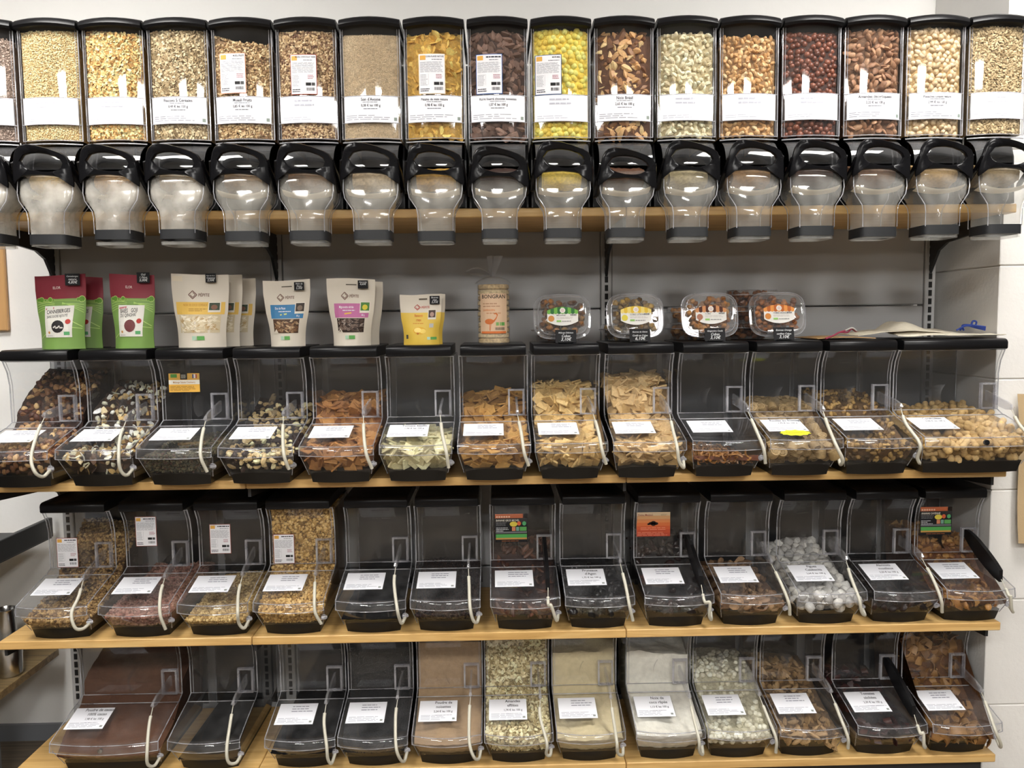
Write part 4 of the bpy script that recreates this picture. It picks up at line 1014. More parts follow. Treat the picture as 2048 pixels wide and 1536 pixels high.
R2 = [(-.5555, .185, 'raisin and nut trail mix', 'mixed_nut', (.085, .13, .17, .29)), (-.35, .186, 'coconut and fruit mix', 'fruit_mix_piece', (.085, .125, .175, .25)), (-.15, .186, 'dark pumpkin seed mix', 'pumpkin seed mix', (.078, .09, 0, 0)),
      (.0525, .185, 'cashews and raisins', 'cashew_raisin', (.075, .09, .0, .19)), (.255, .186, 'orange-brown square crackers', 'orange_cracker', (.09, .13, .185, .21)), (.454, .182, 'pale greenish crackers', 'pale_cracker', (.088, .10, 0, .1)),
      (.652, .184, 'amber square crackers', 'amber_cracker', (.088, .13, .165, .21)), (.8475, .184, 'tan square crackers', 'tan_cracker', (.088, .13, .195, .235)), (1.047, .185, 'beige square crackers', 'beige_cracker', (.085, .13, .215, .26)),
      (1.2485, .185, 'glossy brown pretzels', 'pretzel', (.055, .04, 0, .04)), (1.4475, .186, 'rolled wafer biscuits', 'rolled_biscuit', (.072, .12, .165, .18)), (1.647, .192, 'walnut pieces', 'walnut_piece', (.08, .12, .16, .2)), (1.898, .292, 'peanuts in the shell', 'peanut', (.085, .13, .0, .15))]
TT2 = {5: (['Tomate basilic'], '1,98 € les 100 g'), 10: (['Roulés au fromage'], '2,75 € les 100 g'), 12: (['Cacahuètes'], '0,98 € les 100 g')}
for i, (x, W, phr, sp, lv) in enumerate(R2):
    ti, pr = TT2.get(i, (None, None))
    t = make_bin(2, i, x, W, Y2, phr, sp, lv, ti, pr, card={2: ('yellow',), 10: ('star',)}.get(i), shape='wide ' if i == 12 else '', style='')
    if i == 12: MB().lathe([(.004, 0), (.007, .002), (.007, .008), (.0, .009)], 12).build('lock_knob', M_BLACK, t, True, (0, -.058, .088), (math.pi / 2, 0, 0))
R3 = [(-.5115, 'brown granola', 'brown granola', (.056, .085, 0, .24), ('info', .022, -.012)), (-.2975, 'pink berry granola', 'pink granola', (.064, .085, 0, .10), ('info', .03, .045)), (-.093, 'beige granola', 'beige granola', (.05, .065, 0, .07), ('info', .032, .02)),
      (.105, 'golden granola filled to the top', 'golden granola', (.066, .13, .305, .31), ('info', .012, -.012)), (.3205, 'black powder', 'dark cocoa', (.045, .05, 0, .05), None), (.517, 'dark raisins', 'dark raisins', (.052, .07, 0, .1), None),
      (.729, 'dried banana pieces', 'banana_strip', (.055, .09, .175, .2), ('dark', 'BANANE GROS MICHEL')), (.927, 'black prunes', 'prune', (.06, .08, 0, .09), None), (1.1385, 'dark dates', 'date', (.06, .09, .17, .19), ('orange',)),
      (1.342, 'dried apple rings', 'dried_apple_ring', (.066, .075, 0, .09), None), (1.55, 'white floury figs', 'white_fig', (.072, .10, 0, .155), None), (1.7535, 'dark apricots', 'dark_apricot', (.06, .08, 0, .09), None), (1.95, 'dried pineapple', 'pineapple_piece', (.058, .09, .18, .2), ('dark', 'ANANAS CAYENNE'))]
TT3 = {7: (['Pruneaux', "d'Agen"], '1,75 € les 100 g'), 10: (['Figues', 'Calabacita'], '2,64 € les 100 g'), 11: (['Abricots', 'moelleux'], '2,20 € les 100 g')}
for i, (x, phr, sp, lv, cd) in enumerate(R3):
    ti, pr = TT3.get(i, (None, None))
    make_bin(3, i, x, .184, Y34, phr, sp, lv, ti, pr, card=cd, style={6: 'black', 8: 'black', 12: 'black', 0: 'low', 1: 'low', 2: 'low', 3: 'low'}.get(i, ''))
R4 = [(-.3945, .285, 'cocoa powder', 'cocoa powder', (.055, .12, .18, .25), (['Poudre de cacao', '100% cacao'], '1,98 € les 100 g')), (-.132, .19, 'nothing but its black tray', None, (.03, .03, 0, 0), None), (.123, .186, 'black cocoa grounds', 'dark cocoa', (.05, .06, 0, .06), None),
      (.3165, .186, 'black seeds', 'black seeds', (.05, .12, .285, .29), None), (.515, .187, 'ground hazelnuts', 'ground hazelnuts', (.07, .125, .28, .29), (['Poudre de', 'noisettes'], '2,24 € les 100 g')), (.7075, .184, 'flaked almonds', 'flaked almonds', (.08, .13, .29, .3), (['Amandes', 'effilées'], '1,74 € les 100 g')),
      (.902, .185, 'cream almond flour', 'cream almond flour', (.075, .12, .245, .27), None), (1.1175, .186, 'grated coconut', 'grated coconut', (.082, .13, .235, .25), (['Noix de', 'coco râpée'], '1,13 € les 100 g')), (1.312, .186, 'white coconut cubes', 'coconut_cube', (.068, .105, .17, .18), None),
      (1.508, .186, 'candied ginger sticks', 'ginger_stick', (.06, .095, 0, .16), None), (1.721, .19, 'dark dried tomatoes', 'dried_tomato', (.06, .08, 0, .12), (['Tomates', 'séchées'], '2,39 € les 100 g')), (1.9265, .19, 'dried mango strips', 'mango_strip', (.058, .085, .255, .275), None)]
for i, (x, W, phr, sp, lv, tt) in enumerate(R4):
    t = make_bin(4, i, x, W, Y34 if i else Y34 - .0, phr, sp, lv, *(tt or (None, None)), label=i != 1, style='black' if i == 10 else '', shape='wide ' if i == 0 else '')
    if i == 0: MB().lathe([(.004, 0), (.0065, .002), (.0065, .008), (.0, .009)], 12).build('lock_knob', M_STEEL, t, True, (0, -.058, .088), (math.pi / 2, 0, 0))

# ================================================================== pouches, packs and tubs standing on the bin lids
LZ = SH[2] + HB; LYF = Y2 + .095
def pouch(name, label, cx, dy, wb, wt, h, d, body, paint, rot=0., group=None, seed=0, bands=None):
    t = thing(name, label, 'pouch', (cx, LYF + .012 + dy + d / 2, LZ + .0005), (0, 0, rot), group)
    r = random.Random(seed); ph = [r.uniform(0, 6) for _ in range(4)]
    def dep(v): 
        k = min(1, max(0, (v - .22) / .62)); return d / 2 * (1 - k * k * (3 - 2 * k)) + .0012
    def S(u, v, side, hh=0.):
        w_ = wb + (wt - wb) * min(1, v * 1.25) - .006 * math.sin(min(1, v / .5) * math.pi); x = (u - .5) * w_
        wr = .0012 * math.sin(14 * v + 5 * u + ph[0]) * (1 - v) + .001 * math.sin(23 * u - 8 * v + ph[1]) * (1 - v)
        y = side * ((dep(v) * (1 - abs(2 * u - 1) ** 2.4) + .0006) + wr * (1 - abs(2 * u - 1) ** 4) + hh)
        return Vector((x, y, h * v + .003 * math.sin(3 * u + ph[2]) * v * v))
    mb = MB(); nb = len(bands) if bands else 1
    if not bands: bands = [(0, 1, 0)]
    mats = body if isinstance(body, list) else [body]
    for v0, v1, mi in bands:
        n = max(2, int(18 * (v1 - v0)))
        mb.grid(lambda a, b: S(a, v0 + (v1 - v0) * b, -1), 14, n, mi); k = len(mb.f); mb.grid(lambda a, b: S(a, v0 + (v1 - v0) * b, 1), 14, n, mi); mb.f[k:] = [q[::-1] for q in mb.f[k:]]
    mb.add([S(i / 14, 0, -1) for i in range(15)] + [S(1 - i / 14, 0, 1) for i in range(15)], [tuple(range(30))[::-1]])
    mb.build('bag', mats, t, True)
    if paint:
        p = Print(lambda u, v, hh: S(u, v, -1, hh + .0004)); paint(p); p.build('front_print', t)
    return t, S
def sub_rect(p, u0, v0, u1, v1, c, n=6): p.rect(u0, v0, u1, v1, c, n, n); return p
M_RED = mat('pouch_red', '#7e2634', rough=.5, spec=.4); M_GREEN = mat('pouch_green', '#76994f', rough=.5, spec=.4)
M_KRAFT = mat('pouch_cream', '#d0c8ba', rough=.5, spec=.45); M_YEL = mat('pouch_yellow', '#d6b548', rough=.5)
def green_paint(lines, blobcol):
    def f(p):
        for k, (u, r_) in enumerate(((.06, .035), (.12, .05), (.2, .022), (.3, .045), (.37, .02), (.86, .03), (.93, .055))):
            p.disc(u, .665 + r_ * .1, r_ * 1.15, r_ * .8, '#b9cf7c'); p.up(.0002); p.disc(u, .665 + r_ * .1, r_, r_ * .65, '#5f8f34'); p.h -= .0002
        p.up(.0003)
        for k in range(4):
            p.stroke(.03, .5 + .034 * k, .4, .555 + .022 * k, .009, '#a3c46e', .02); p.stroke(.97, .49 + .034 * k, .55, .63 - .008 * k, .009, '#a3c46e', .01)
        p.stroke(.72, .4, .97, .3, .012, '#b0cc7c'); p.stroke(.04, .14, .3, .23, .012, '#b0cc7c', .01); p.stroke(.7, .3, .97, .275, .01, '#b0cc7c'); p.stroke(.05, .635, .95, .64, .012, '#8fae5c', .02)
        p.up(.0004); sub_rect(p, .2, .16, .8, .585, '#d8d6cf', 8); p.up(.0004)
        p.poly([(.22, .53), (.4, .545), (.4, .57), (.22, .552)], '#c07a80')
        sz = .085
        p.text(lines[0], .25, .475, lines[2], '#2b2b2e', 'l', .98, rot=.05); p.text(lines[1], .255, .418, lines[3], '#3a3a3d', 'l', .95, rot=.05)
        p.disc(.5, .305, .14, .085, '#2a2728' if blobcol == 'd' else '#6b3a3c', 16); p.up(.0003)
        if blobcol == 'd':
            for k in range(7): p.disc(.42 + .03 * k, .295 + .012 * math.sin(k * 2.), .022, .011, '#c9c5c0', 8)
        p.disc(.71, .37, .055, .034, '#b03a34'); sub_rect(p, .64, .19, .76, .235, '#5aa06a', 3); p.disc(.3, .225, .026, .018, '#c08a4c', 8); p.lines(.25, .175, .42, .19, 1, '#77777a', .4)
        p.text('ELOR', .36, .815, .05, '#d8c4c0', 'l', 1.25)
    return f
R_G = [M_GREEN, M_RED]; BN = [(0, .68, 0), (.68, 1, 1)]
pouch('snack_pouch', 'red and green pouch of dried cranberries, half hidden behind its twin', -.482, .062, .112, .128, .193, .05, R_G, green_paint(('CANNEBERGES', 'SANS SUCRE AJOUTÉ', .072, .048), 'd'), seed=2, bands=BN)
pouch('snack_pouch', 'red and green cranberry pouch with black oval and price tag, in front', -.5, 0, .116, .134, .197, .05, R_G, green_paint(('CANNEBERGES', 'SANS SUCRE AJOUTÉ', .072, .048), 'd'), seed=1, bands=BN)
pouch('snack_pouch', 'red and green goji berry pouch with reddish oval', -.3105, 0, .104, .119, .197, .05, R_G, green_paint(('BAIES   GOJI', 'DU QINGHAI', .078, .066), 'r'), seed=3, bands=BN)
def pepite(p, v, c='#6b4a40', u=.5):
    a = .06; 
    for k, (s_, w_) in enumerate(((.075, .012), (.048, .01))):
        q = [(u - .13, v + s_ * .75), (u - .13 + s_, v), (u - .13, v - s_ * .75), (u - .13 - s_, v)]
        for i in range(4 if k == 0 else 3):
            (x0, y0), (x1, y1) = q[i], q[(i + 1) % 4]; dx, dy = x1 - x0, y1 - y0; L = math.hypot(dx, dy); nx, ny = -dy / L * w_ / 2, dx / L * w_ / 2
            p.poly([(x0 + nx, y0 + ny), (x1 + nx, y1 + ny), (x1 - nx, y1 - ny), (x0 - nx, y0 - ny)], c)
    p.text('PÉPITE', u - .03, v - .022, .06, c, 'l', 1.15)
def polaroid(p, u, v, w_, h_, dark, mid):
    sub_rect(p, u, v, u + w_, v + h_, '#d9d4c8', 3); p.up(.0003); sub_rect(p, u + w_ * .08, v + h_ * .2, u + w_ * .92, v + h_ * .93, dark, 3); p.up(.0003); p.disc(u + w_ * .5, v + h_ * .5, w_ * .26, h_ * .24, mid); p.h -= .0006
def bio(p, u, v):
    sub_rect(p, u, v, u + .085, v + .055, '#a9c9b2', 2); sub_rect(p, u + .1, v, u + .26, v + .055, '#5f9f56', 2)
def window_goods(p, v0, v1, cols, n, u0=.17, u1=.83, sl=.6):
    sub_rect(p, u0, v0, u1, v1, cols[0], 6); p.up(.0003)
    for _ in range(n):
        u, v = random.uniform(u0 + .05, u1 - .05), random.uniform(v0 + .02, v1 - .02); a = random.uniform(-1, 1); l, w_ = random.uniform(.04, .08), random.uniform(.012, .024)
        ca, sa = math.cos(a) * l, math.sin(a) * l; p.poly([(u - ca, v - sa * .6), (u - sa * w_ / l, v + ca * w_ / l), (u + ca, v + sa * .6), (u + sa * w_ / l, v - ca * w_ / l)], random.choice(cols[1:]))
def coco(p):
    sub_rect(p, .06, .45, .95, .62, '#d9b35a', 8); p.up(.0004); p.text('NOIX DE COCO COPEAUX', .2, .565, .042, '#b8843a', 'l', .85); p.lines(.3, .49, .66, .54, 2, '#a8823c', .4, .3); polaroid(p, .66, .48, .22, .14, '#3f4a3c', '#7d5a48')
    p.h -= .0004; pepite(p, .72); window_goods(p, .2, .445, ['#c4b698', '#ddd2ba', '#d0c2a2', '#b49a70', '#e4dcc8'], 90, .1, .9); p.up(); bio(p, .36, .1); sub_rect(p, .02, .9, .2, .97, '#d8cdb9', 2)
pouch('snack_pouch', 'cream coconut chip pouch, rearmost of the three', -.085, .10, .125, .148, .19, .045, M_KRAFT, coco, seed=6, group='cream coconut pouches')
pouch('snack_pouch', 'cream coconut chip pouch, middle one of the three', -.108, .052, .125, .15, .193, .045, M_KRAFT, coco, seed=5, group='cream coconut pouches')
pouch('snack_pouch', 'cream coconut chip pouch with yellow band, foremost of the three', -.13, 0, .128, .153, .196, .05, M_KRAFT, coco, seed=4, group='cream coconut pouches')
def band_paint(col, txt1, txt2, cols, ph, accent, slot=True):
    def f(p):
        p.poly([(.14, .4), (.86, .44), (.86, .445), (.14, .4)], col); sub_rect(p, .13, .42, .9, .63, col, 8); p.up(.0004)
        p.text(txt1, .24, .56, .05, '#e8e8ec', 'l', .85); p.lines(.32, .515, .62, .54, 1, '#d8dce4', .5, .1); p.poly([(.36, .465), (.52, .48), (.52, .5), (.36, .485)], accent); p.text('80 g', .75, .445, .04, '#d8dce4', 'l')
        polaroid(p, .7, .49, .22, .17, *ph); p.h -= .0004; pepite(p, .74); window_goods(p, .2, .41, cols, 55); p.up()
        p.poly([(.15, .19), (.3, .2), (.24, .26), (.15, .2)], M_KRAFT); bio(p, .36, .1)
        if slot: sub_rect(p, .4, .9, .62, .915, '#5d554a', 2)
    return f
pouch('snack_pouch', 'cream nut pouch with blue band and clear window', .1, 0, .092, .126, .178, .048, M_KRAFT, band_paint('#3f78a4', 'Duo de Pécan', '', ['#4a372a', '#8d6f52', '#b3997a', '#6a4c36'], ('#3c352f', '#77685c'), '#c9d27a'), seed=7)
pouch('snack_pouch', 'cream pouch behind the pink-banded one', .289, .05, .098, .124, .174, .045, M_KRAFT, None, seed=9)
pouch('snack_pouch', 'cream pouch with pink band and dark dried mushrooms', .272, 0, .1, .13, .178, .05, M_KRAFT, band_paint('#b66a98', 'Mignonette séchée', '', ['#2c201b', '#4a3a32', '#6d5c52', '#8d8078'], ('#4a7a3c', '#c9bb3c'), '#d8b04a'), seed=8)
def banana(p):
    p.up(); p.text('Bananes', .45, .56, .075, '#cf7a3a', 'c', .85); p.text('chips', .45, .47, .075, '#cf7a3a', 'c', .85); p.lines(.3, .41, .62, .44, 1, '#c98a3a', .5, .2)
    p.disc(.47, .28, .18, .075, '#d6a83c'); p.up(.0003); p.disc(.42, .29, .1, .05, '#e8d07a'); p.disc(.56, .27, .09, .045, '#e4c868'); p.disc(.42, .23, .035, .03, '#b5722c', 8)
    polaroid(p, .68, .5, .2, .2, '#4a3c38', '#a88a80'); pepite(p, .75, '#b5504a', .55); sub_rect(p, .73, .34, .84, .42, '#b8b8b4', 2); bio(p, .68, .1); sub_rect(p, .08, .12, .14, .2, '#4a4a44', 2); sub_rect(p, .46, .9, .66, .93, '#5d554a', 2)
YB_ = [M_YEL, M_KRAFT]
pouch('snack_pouch', 'small yellow banana chip pouch, the one behind', .467, .03, .094, .112, .134, .04, YB_, None, seed=11, bands=[(0, .64, 0), (.64, 1, 1)])
pouch('snack_pouch', 'small yellow banana chip pouch with price tag', .459, 0, .096, .112, .136, .04, YB_, banana, seed=10, bands=[(0, .64, 0), (.64, 1, 1)])
# rice cake pack
rc = thing('rice_cake_pack', 'tall clear-wrapped stack of round rice cakes with orange bird', 'rice cakes', (.655, LYF + .06, LZ + .0005))
M_RICE = mat('rice_cake', '#c9b48c', rough=.85, var=.3, vscale=170, bump=1., bscale=160); M_RICE2 = mat('rice_cake_dark', '#b59c70', rough=.85, var=.4, vscale=140, bump=1., bscale=160)
for k in range(11):
    MB().lathe([(.001, 0), (.039, 0), (.0425, .003), (.0425, .0115), (.039, .0142), (.001, .0142)], 26).build('rice_cake', M_RICE if k % 2 else M_RICE2, rc, True, (random.uniform(-.001, .001), random.uniform(-.001, .001), .0005 + k * .01455), (0, 0, k * 1.3), angle=40)
film = MB()
film.grid(lambda a, b: Vector(((.0445 + .0006 * math.sin(19 * a * 6.28)) * math.cos(a * 6.283), (.0445) * math.sin(a * 6.283), .163 * b)), 30, 2, close_u=True)
film.grid(lambda a, b: Vector(((.0445 * (1 - b) ** .8 + .006 + .004 * math.sin(5 * a * 6.28) * b) * math.cos(a * 6.283), (.0445 * (1 - b) ** .8 + .005) * math.sin(a * 6.283), .163 + .02 * b ** .6)), 24, 5, close_u=True)
film.build('wrapper', M_TUB, rc, True)
tw = MB(); tw.grid(lambda a, b: Vector((-.004 + (.006 + .02 * b) * (a - .5) * 1.6 + .008 * b + .004 * math.sin(7 * a), .006 * math.sin(9 * a + 3 * b), .18 + .058 * b)), 8, 6)
tw.grid(lambda a, b: Vector((-.002 - .075 * b, .008 * math.sin(5 * a) - .004, .184 + .022 * (a - .5) * math.sin(b * 3.1) + .012 * math.sin(b * 2.2))), 6, 8); tw.build('twisted_top', M_SCOOP, rc, True)
def cyl(u, v, h): return Vector(((.0455 + h) * math.sin(u / .0455), -(.0455 + h) * math.cos(u / .0455), v))
p = Print(cyl); p.rect(-.04, .03, .04, .135, mat('pack_print', '#d3b496', rough=.5), 10, 1); p.up(.0004)
p.text('BONGRAN', 0, .122, .0145, '#2c2c2e', 'c', .95); p.lines(-.03, .098, .02, .112, 2, '#b08a70', .4, .3); p.text('SARRASIN', -.03, .088, .0075, '#c87844'); p.lines(-.02, .08, .03, .086, 1, '#b98a68', .4)
O_ = '#c9703c'
p.disc(-.012, .06, .0125, .0075, O_); p.poly([(-.003, .062), (.004, .068), (.0085, .075), (.006, .08), (.001, .079), (.001, .082), (.008, .0835), (.0115, .078), (.0075, .068), (.001, .058)], O_); p.poly([(-.012, .054), (-.0105, .054), (-.01, .036), (-.0115, .036)], O_); p.poly([(-.008, .054), (-.0065, .054), (-.009, .036), (-.01, .036)], O_)
p.rect(.006, .049, .02, .058, '#7aa864'); p.rect(.021, .049, .031, .058, '#5f9a4e')
for k in range(16): p.rect(.004 + .0017 * k, .037, .0048 + .0017 * k, .0445, '#33333a')
p.rect(-.036, .028, .036, .034, O_, 8, 1); p.build('front_print', rc)
# price tags: black chalk cards
def chalk(name_label, loc, rot, W, H, lines_, tilt=-.12):
    t = thing('price_tag', name_label, 'price tag', loc, (tilt, 0, rot), 'black chalk price tags')
    MB().bbox((-W / 2, -.0008, 0), (W / 2, .0008, H), .0005).build('card', mat('chalk_black', (.018, .018, .02), rough=.7, spec=.15), t)
    p = Print(plane_map((0, -.0008, 0), (1, 0, 0), (0, 0, 1))); v = H * .72; n = len(lines_)
    for k, l in enumerate(lines_):
        sz = H * (.27 if k < n - 1 else .34); p.text(l, 0, v, min(sz, W * .95 / max(1, len(l)) / .55), '#cfd2d4', 'c', .95, .25); v -= H * .28
    p.build('lettering', t); return t
for (x, z, W, H, L, lab, r_) in ((-.462, 1.4625, .038, .031, ['Canneberges', 'nature', '4,80€'], 'cranberry pouch', .06), (-.2755, 1.467, .034, .028, ['Goji', '1 Pièce', '5,00€'], 'goji berry pouch', .0), (-.0975, 1.466, .028, .024, ['Noix de Coco', 'Copeaux', '2,50€'], 'foremost coconut pouch', 0),
                              (.136, 1.443, .027, .022, ['Noix de', 'Pécan', '5,30€'], 'blue-banded nut pouch', -.04), (.306, 1.446, .027, .022, ['Mignonette', '4,60€'], 'pink-banded pouch', 0), (.497, 1.402, .027, .0225, ['Bananes', 'chips', '2,31€'], 'small yellow pouch', -.05)):
    chalk('black chalk price tag clipped to the ' + lab, (x, LYF + .012 + .014, z + .003), r_, W, H, L, 0)
# clear clamshell tubs
def sq(a, e=.45): c, s_ = math.cos(a), math.sin(a); return math.copysign(abs(c) ** e, c), math.copysign(abs(s_) ** e, s_)
def tub_parts(t, full=True, cols=('#4a2e1a', '#6b452a', '#8a5f38', '#9d7448')):
    """lying tub: base z 0..0.04, lid on top; lid face +z"""
    a, b = .078, .062
    def lay(L):
        mb = MB(); n = 28; vs = []
        for k_, z in L:
            for k in range(n): x, y = sq(2 * math.pi * k / n, .55); vs.append((x * a * k_, y * b * k_, z))
        fs = [(i * n + k, i * n + (k + 1) % n, (i + 1) * n + (k + 1) % n, (i + 1) * n + k) for i in range(len(L) - 1) for k in range(n)]; fs.append(tuple(range((len(L) - 1) * n, len(L) * n)))
        return mb.add(vs, fs)
    lay([(.78, .0), (.8, .0005), (.9, .028), (.99, .031), (.99, .031)]).build('base', M_TUB, t, True, angle=50)
    lay([(1., .0315), (1.0, .034), (.93, .0345), (.9, .044), (.84, .047), (.8, .0455)]).build('lid', M_TUB, t, True, angle=50)
    rim = MB(); rim.tube([(sq(2 * math.pi * k / 28, .55)[0] * a, sq(2 * math.pi * k / 28, .55)[1] * b, .0325) for k in range(29)], .0013, 5); rim.build('rim', M_HOLD, t, True)
    r2 = MB(); r2.tube([(sq(2 * math.pi * k / 28, .55)[0] * a * .86, sq(2 * math.pi * k / 28, .55)[1] * b * .86, .0465) for k in range(29)], .0009, 5); r2.build('lid_ridge', M_HOLD, t, True)
    mb = MB(); rr = random.Random(a)
    g = MB()
    for _ in range(130 if full else 60):
        x, y = random.uniform(-.85, .85), random.uniform(-.85, .85); z = random.uniform(.006, .04); k = .72 + .2 * z / .04
        q = nug(.0105, .009, .0075, random.random() * 9); R = Euler((random.random() * 6, random.random() * 6, 0)).to_matrix()
        g.add([R @ Vector(v) + Vector((x * a * k * .95, y * b * k * .95, z)) for v in q.v], q.f)
    o = g.build('candied_fruit', grain('candied_' + cols[0], list(cols), True, .35), t, True, angle=60); o['kind'] = 'stuff'
def tub_front_label(t, c1, c2, fruit, txt):
    p = Print(plane_map((0, -.002, .0478), (1, 0, 0), (0, 1, 0))); w_, h_ = .042, .026; n = 10
    top = [(-w_ + 2 * w_ * k / n, h_ * (.62 + .38 * (1 - (2 * k / n - 1) ** 2))) for k in range(n + 1)]; bot = [(w_ - 2 * w_ * k / n, -h_ * (.55 + .45 * (1 - (2 * k / n - 1) ** 2))) for k in range(n + 1)]
    p.poly(top + bot, '#e4e2de'); p.up(.0004)
    for k in range(9):
        f0, f1 = -w_ + 2 * w_ * k / 9, -w_ + 2 * w_ * (k + 1) / 9; ht = lambda x: h_ * (.62 + .38 * (1 - (x / w_) ** 2)); p.poly([(f0, ht(f0)), (f0, h_ * .3), ((f0 + f1) / 2, h_ * .22), (f1, h_ * .3), (f1, ht(f1))], c1 if k % 2 else c2)
    p.up(.0003); p.disc(0, h_ * .62, .0075, .0075, '#e8e4de'); p.up(.0003); p.disc(0, h_ * .62, .005, .005, '#d9c8c4', 10); p.disc(-w_ * .74, -h_ * .25, .0085, .0085, fruit); p.text(txt, -w_ * .4, h_ * .02, .0062, '#6a6a6a', 'l', .9)
    p.lines(-w_ * .4, -h_ * .3, w_ * .8, -h_ * .05, 2, '#c0b8b4', .35, .2); p.rect(-w_ * .4, -h_ * .62, -w_ * .1, -h_ * .42, '#8fbf6a'); p.lines(-w_ * .05, -h_ * .62, w_ * .7, -h_ * .42, 1, '#9a9a98', .5, .2); p.lines(w_ * .5, h_ * .0, w_ * .9, h_ * .2, 1, '#8a8a8a', .9, .2)
    p.build('front_label', t)
TUBS = [(.842, ('#2f6b38', '#6fae4a'), '#c98a4a', 'MÉLANGE', ['Mélange Délicieux', 'Cubes', '3,10€'], 'green striped', 1, ('#4a2e1a', '#5d3c22', '#8a5f38', '#7a6038')), (1.042, ('#dcb83c', '#e8d27a'), '#d8c84a', 'CUBES CITRON', ['Ecorces de Citron', 'Confit en Cubes', '6,10€'], 'yellow striped', 1, ('#4a3822', '#6b5232', '#8f7440', '#a88c52')),
        (1.247, ('#4a2418', '#c98a5a'), '#a8705a', 'CUBES', ['Gingembre Confit', 'Cubes', '3,10€'], 'brown striped', 2, ('#6b4424', '#8a5c30', '#9d7040', '#a87c48')), (1.434, ('#b5622c', '#e0944a'), '#cc8440', 'CUBES ORANGE', ['Ecorces Orange', 'confites Cubes', '3,10€'], 'orange striped', 3, ('#54301a', '#74482a', '#8f5c36', '#a06a3c'))]
for i, (x, cc, fr, tx, tagl, lab, nst, cols) in enumerate(TUBS):
    for k in range(nst):
        tt = thing('clamshell_tub', 'clear tub of candied fruit lying behind the %s tub, %s of its stack' % (lab, ['lowest', 'second', 'third'][k]), 'tub', (x - .008 * (i > 1) + (-.012 if i == 3 else 0), LYF + .215, LZ + .001 + k * .0475), (0, 0, .05 * (k - 1)), 'clear tubs of candied fruit')
        tub_parts(tt, False, cols)
    t = thing('clamshell_tub', 'clear tub of candied fruit standing upright, %s label' % lab, 'tub', (x, LYF + .084, LZ + .0645), (math.radians(78), 0, 0), 'clear tubs of candied fruit')
    tub_parts(t, True, cols); tub_front_label(t, *cc, fr, tx)
    c = chalk('black chalk price tag standing before the %s tub' % lab, (x + (.006 if i < 2 else .004), LYF + .007, LZ + .001), 0, .056, .036, tagl, -.22)
    MB().bbox((-.02, -.004, 0), (.02, .012, .004), .001).build('foot', M_BLACK, c)
# cotton bags and kraft envelope lying on the lids near the pillar
def cloth(name, label, cat, f, m, nu=22, nv=10, th=.002, parent=None):
    mb = MB(); mb.grid(lambda a, b: f(a, b), nu, nv); k = len(mb.f); nvtx = len(mb.v); mb.grid(lambda a, b: f(a, b) - Vector((0, 0, th)), nu, nv); mb.f[k:] = [q[::-1] for q in mb.f[k:]]
    W1 = nu + 1
    for i in range(nu):
        mb.f += [(i, i + nvtx, i + 1 + nvtx, i + 1), (nv * W1 + i, nv * W1 + i + 1, nv * W1 + i + 1 + nvtx, nv * W1 + i + nvtx)]; mb.mi += [0, 0]
    for j in range(nv):
        mb.f += [(j * W1, (j + 1) * W1, (j + 1) * W1 + nvtx, j * W1 + nvtx), (j * W1 + nu, j * W1 + nu + nvtx, (j + 1) * W1 + nu + nvtx, (j + 1) * W1 + nu)]; mb.mi += [0, 0]
    o = mb.build(name, m, parent, True, angle=60)
    return tag(o, label, cat) if label else o
M_COT = mat('cotton', '#cbc3b0', rough=.9, var=.06, vscale=60, bump=.5, bscale=500); M_COT2 = mat('cotton_b', '#d3ccba', rough=.9, var=.06, vscale=60, bump=.5, bscale=500)
nz = lambda a, b, s_: mnoise.noise(Vector((a * 4 + s_, b * 3, s_)))
def rope(parent, pts, m, r_=.0022): MB().tube(spline(pts, 5), r_, 6).build('drawstring', m, parent, True)
M_ROPER = mat('cord_red', '#8e2f48', rough=.8); M_ROPEB = mat('cord_blue', '#233a86', rough=.8); M_ROPEW = mat('cord_white', '#b8b4b0', rough=.8)
b1 = thing('cotton_bag', 'off-white cotton bag with red drawstring lying flat on the lids', 'cloth bag', (1.80, LYF + .09, LZ))
cloth('fabric', None, None, lambda a, b: Vector((-.155 + .27 * a, -.07 + .16 * b, .012 + .012 * math.sin(a * 3.1) + .004 * nz(a, b, 1))), M_COT, parent=b1)
for dy in (0, .006): rope(b1, [(-.15, -.05 + dy, .022), (-.165, -.055 + dy, .03), (-.18, -.06, .02 + dy), (-.2, -.06 + dy, .02), (-.22, -.065, .012), (-.245, -.07 - dy, .004)], M_ROPER)
rope(b1, [(-.155, -.06, .024), (-.17, -.065, .032), (-.185, -.06, .025)], M_ROPEW)
b2 = thing('cotton_bag', 'off-white cotton bag with blue drawstring heaped near the pillar', 'cloth bag', (1.90, LYF + .075, LZ))
cloth('fabric', None, None, lambda a, b: Vector((-.15 + .30 * a, -.065 + .15 * b + .01 * math.sin(a * 9), .0065 + .036 * math.exp(-((a - .2) / .17) ** 2) * math.sin(min(1, b * 1.4) * 1.57) + .014 * math.exp(-((a - .55) / .2) ** 2) * b + .004 * nz(a, b, 5) + .004)), M_COT2, 30, 10, parent=b2)
for k in range(3):
    rope(b2, [(.03 + .01 * k, -.03, .022), (.055, -.035 + .01 * k, .034), (.085 - .01 * k, -.03, .028 + .004 * k), (.105, -.04, .022 + .004 * k)], M_ROPEB, .0026)
rope(b2, [(.07, -.03, .032), (.075, -.03, .046), (.085, -.03, .044), (.082, -.03, .032)], M_ROPEB, .0026)
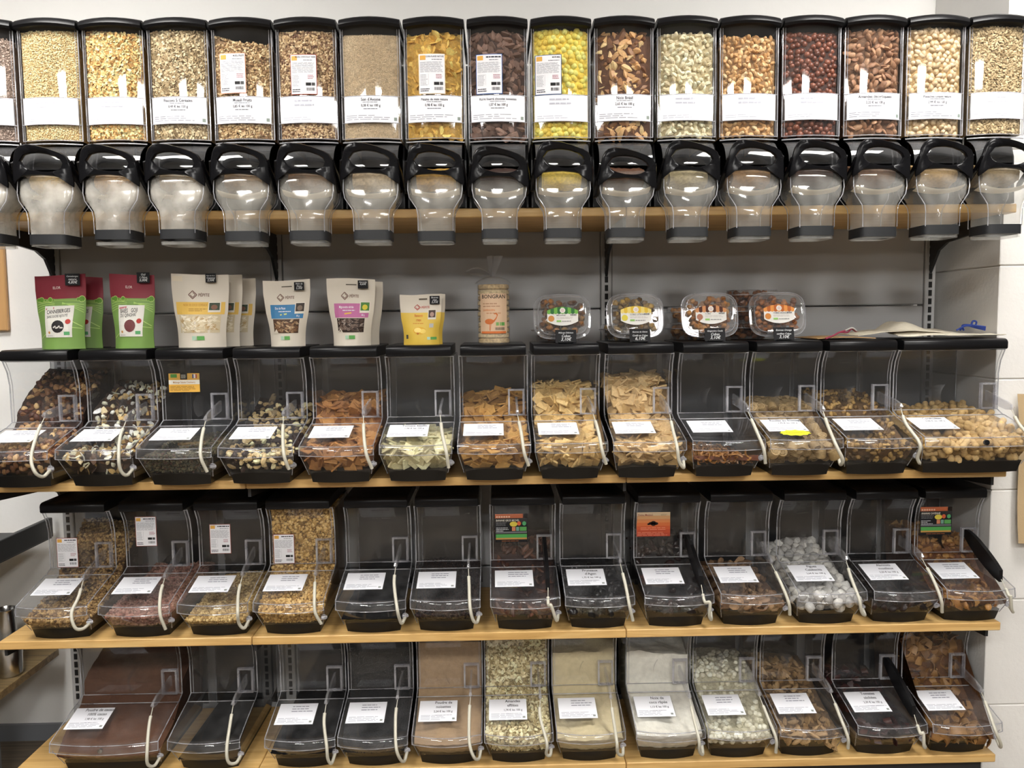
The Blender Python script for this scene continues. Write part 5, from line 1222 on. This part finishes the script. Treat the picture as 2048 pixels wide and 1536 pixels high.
cloth('kraft_envelope', 'flat tan kraft paper envelope lying on the bin lids', 'envelope', lambda a, b: Vector((1.545 + .145 * a, LYF + .012 + .035 * (1 - a) + .17 * b, LZ + .004 + .004 * math.sin(a * 3))), mat('kraft', '#c09a68', rough=.7), 8, 4)

# ================================================================== left neighbour and wall things
ln = thing('side_shelving', 'wood and black metal shelving standing beside the wall, seen end-on', 'shelving', (-.76, 0, 0))
MB().bbox((-.42, -1.0, .30), (0, .08, .325), .002).build('board', wood('oak_dark', '#6e5a3c', '#8d7650', '#a48c62', 5.), ln)
MB().bbox((-.42, -1.0, .685), (0, .08, .705), .002).bbox((-.012, -1.0, .69), (.004, .08, .752), .002).build('black_shelf', M_DARK, ln)
for y in (-.24, -.98): MB().bbox((-.045, y - .02, 0), (-.012, y + .02, .30), .002).build('leg', mat('grey_leg', (.12, .12, .125), rough=.5), ln)
MB().bbox((-.42, -.98, 0), (-.38, -.94, 1.2), .002).build('post', M_DARK, ln)
jg = MB().lathe([(.034, 0), (.038, .006), (.038, .075), (.034, .1), (.026, .13), (.0245, .19), (.029, .2), (.0265, .2), (.022, .19), (.022, .14)], 28).build('steel_jug', M_STEEL, None, True, (-.803, -.11, .3255))
tag(jg, 'brushed steel jug standing on the side shelving beside the granola bin', 'jug')
fb = thing('wooden_sign', 'pale wooden board with dark print hanging on the white wall', 'wall sign', (-1.03, .117, 1.345))
MB().bbox((-.16, -.016, 0), (.157, 0, .32), .003).build('board', mat('pine', '#c69a66', rough=.5, var=.08, vscale=8, stretch=(2, 2, .3)), fb)
pp = Print(plane_map((0, -.016, 0), (1, 0, 0), (0, 0, 1))); pp.rect(-.12, .05, .128, .1, '#3a2a20'); pp.rect(-.12, .04, .132, .044, '#3a2a20'); pp.build('print', fb)
cloth('tote_bag', 'beige cloth bag hanging by the block pillar at the picture edge', 'cloth bag', lambda a, b: Vector((2.106 + .004 * math.sin(b * 6) + .012 * b + .2 * a, PY - .02 - .016 * math.sin(a * 5 + b), .72 + .42 * (1 - b))), mat('beige_cloth', '#b49c78', rough=.9, bump=.4, bscale=300), 8, 8, th=.0)
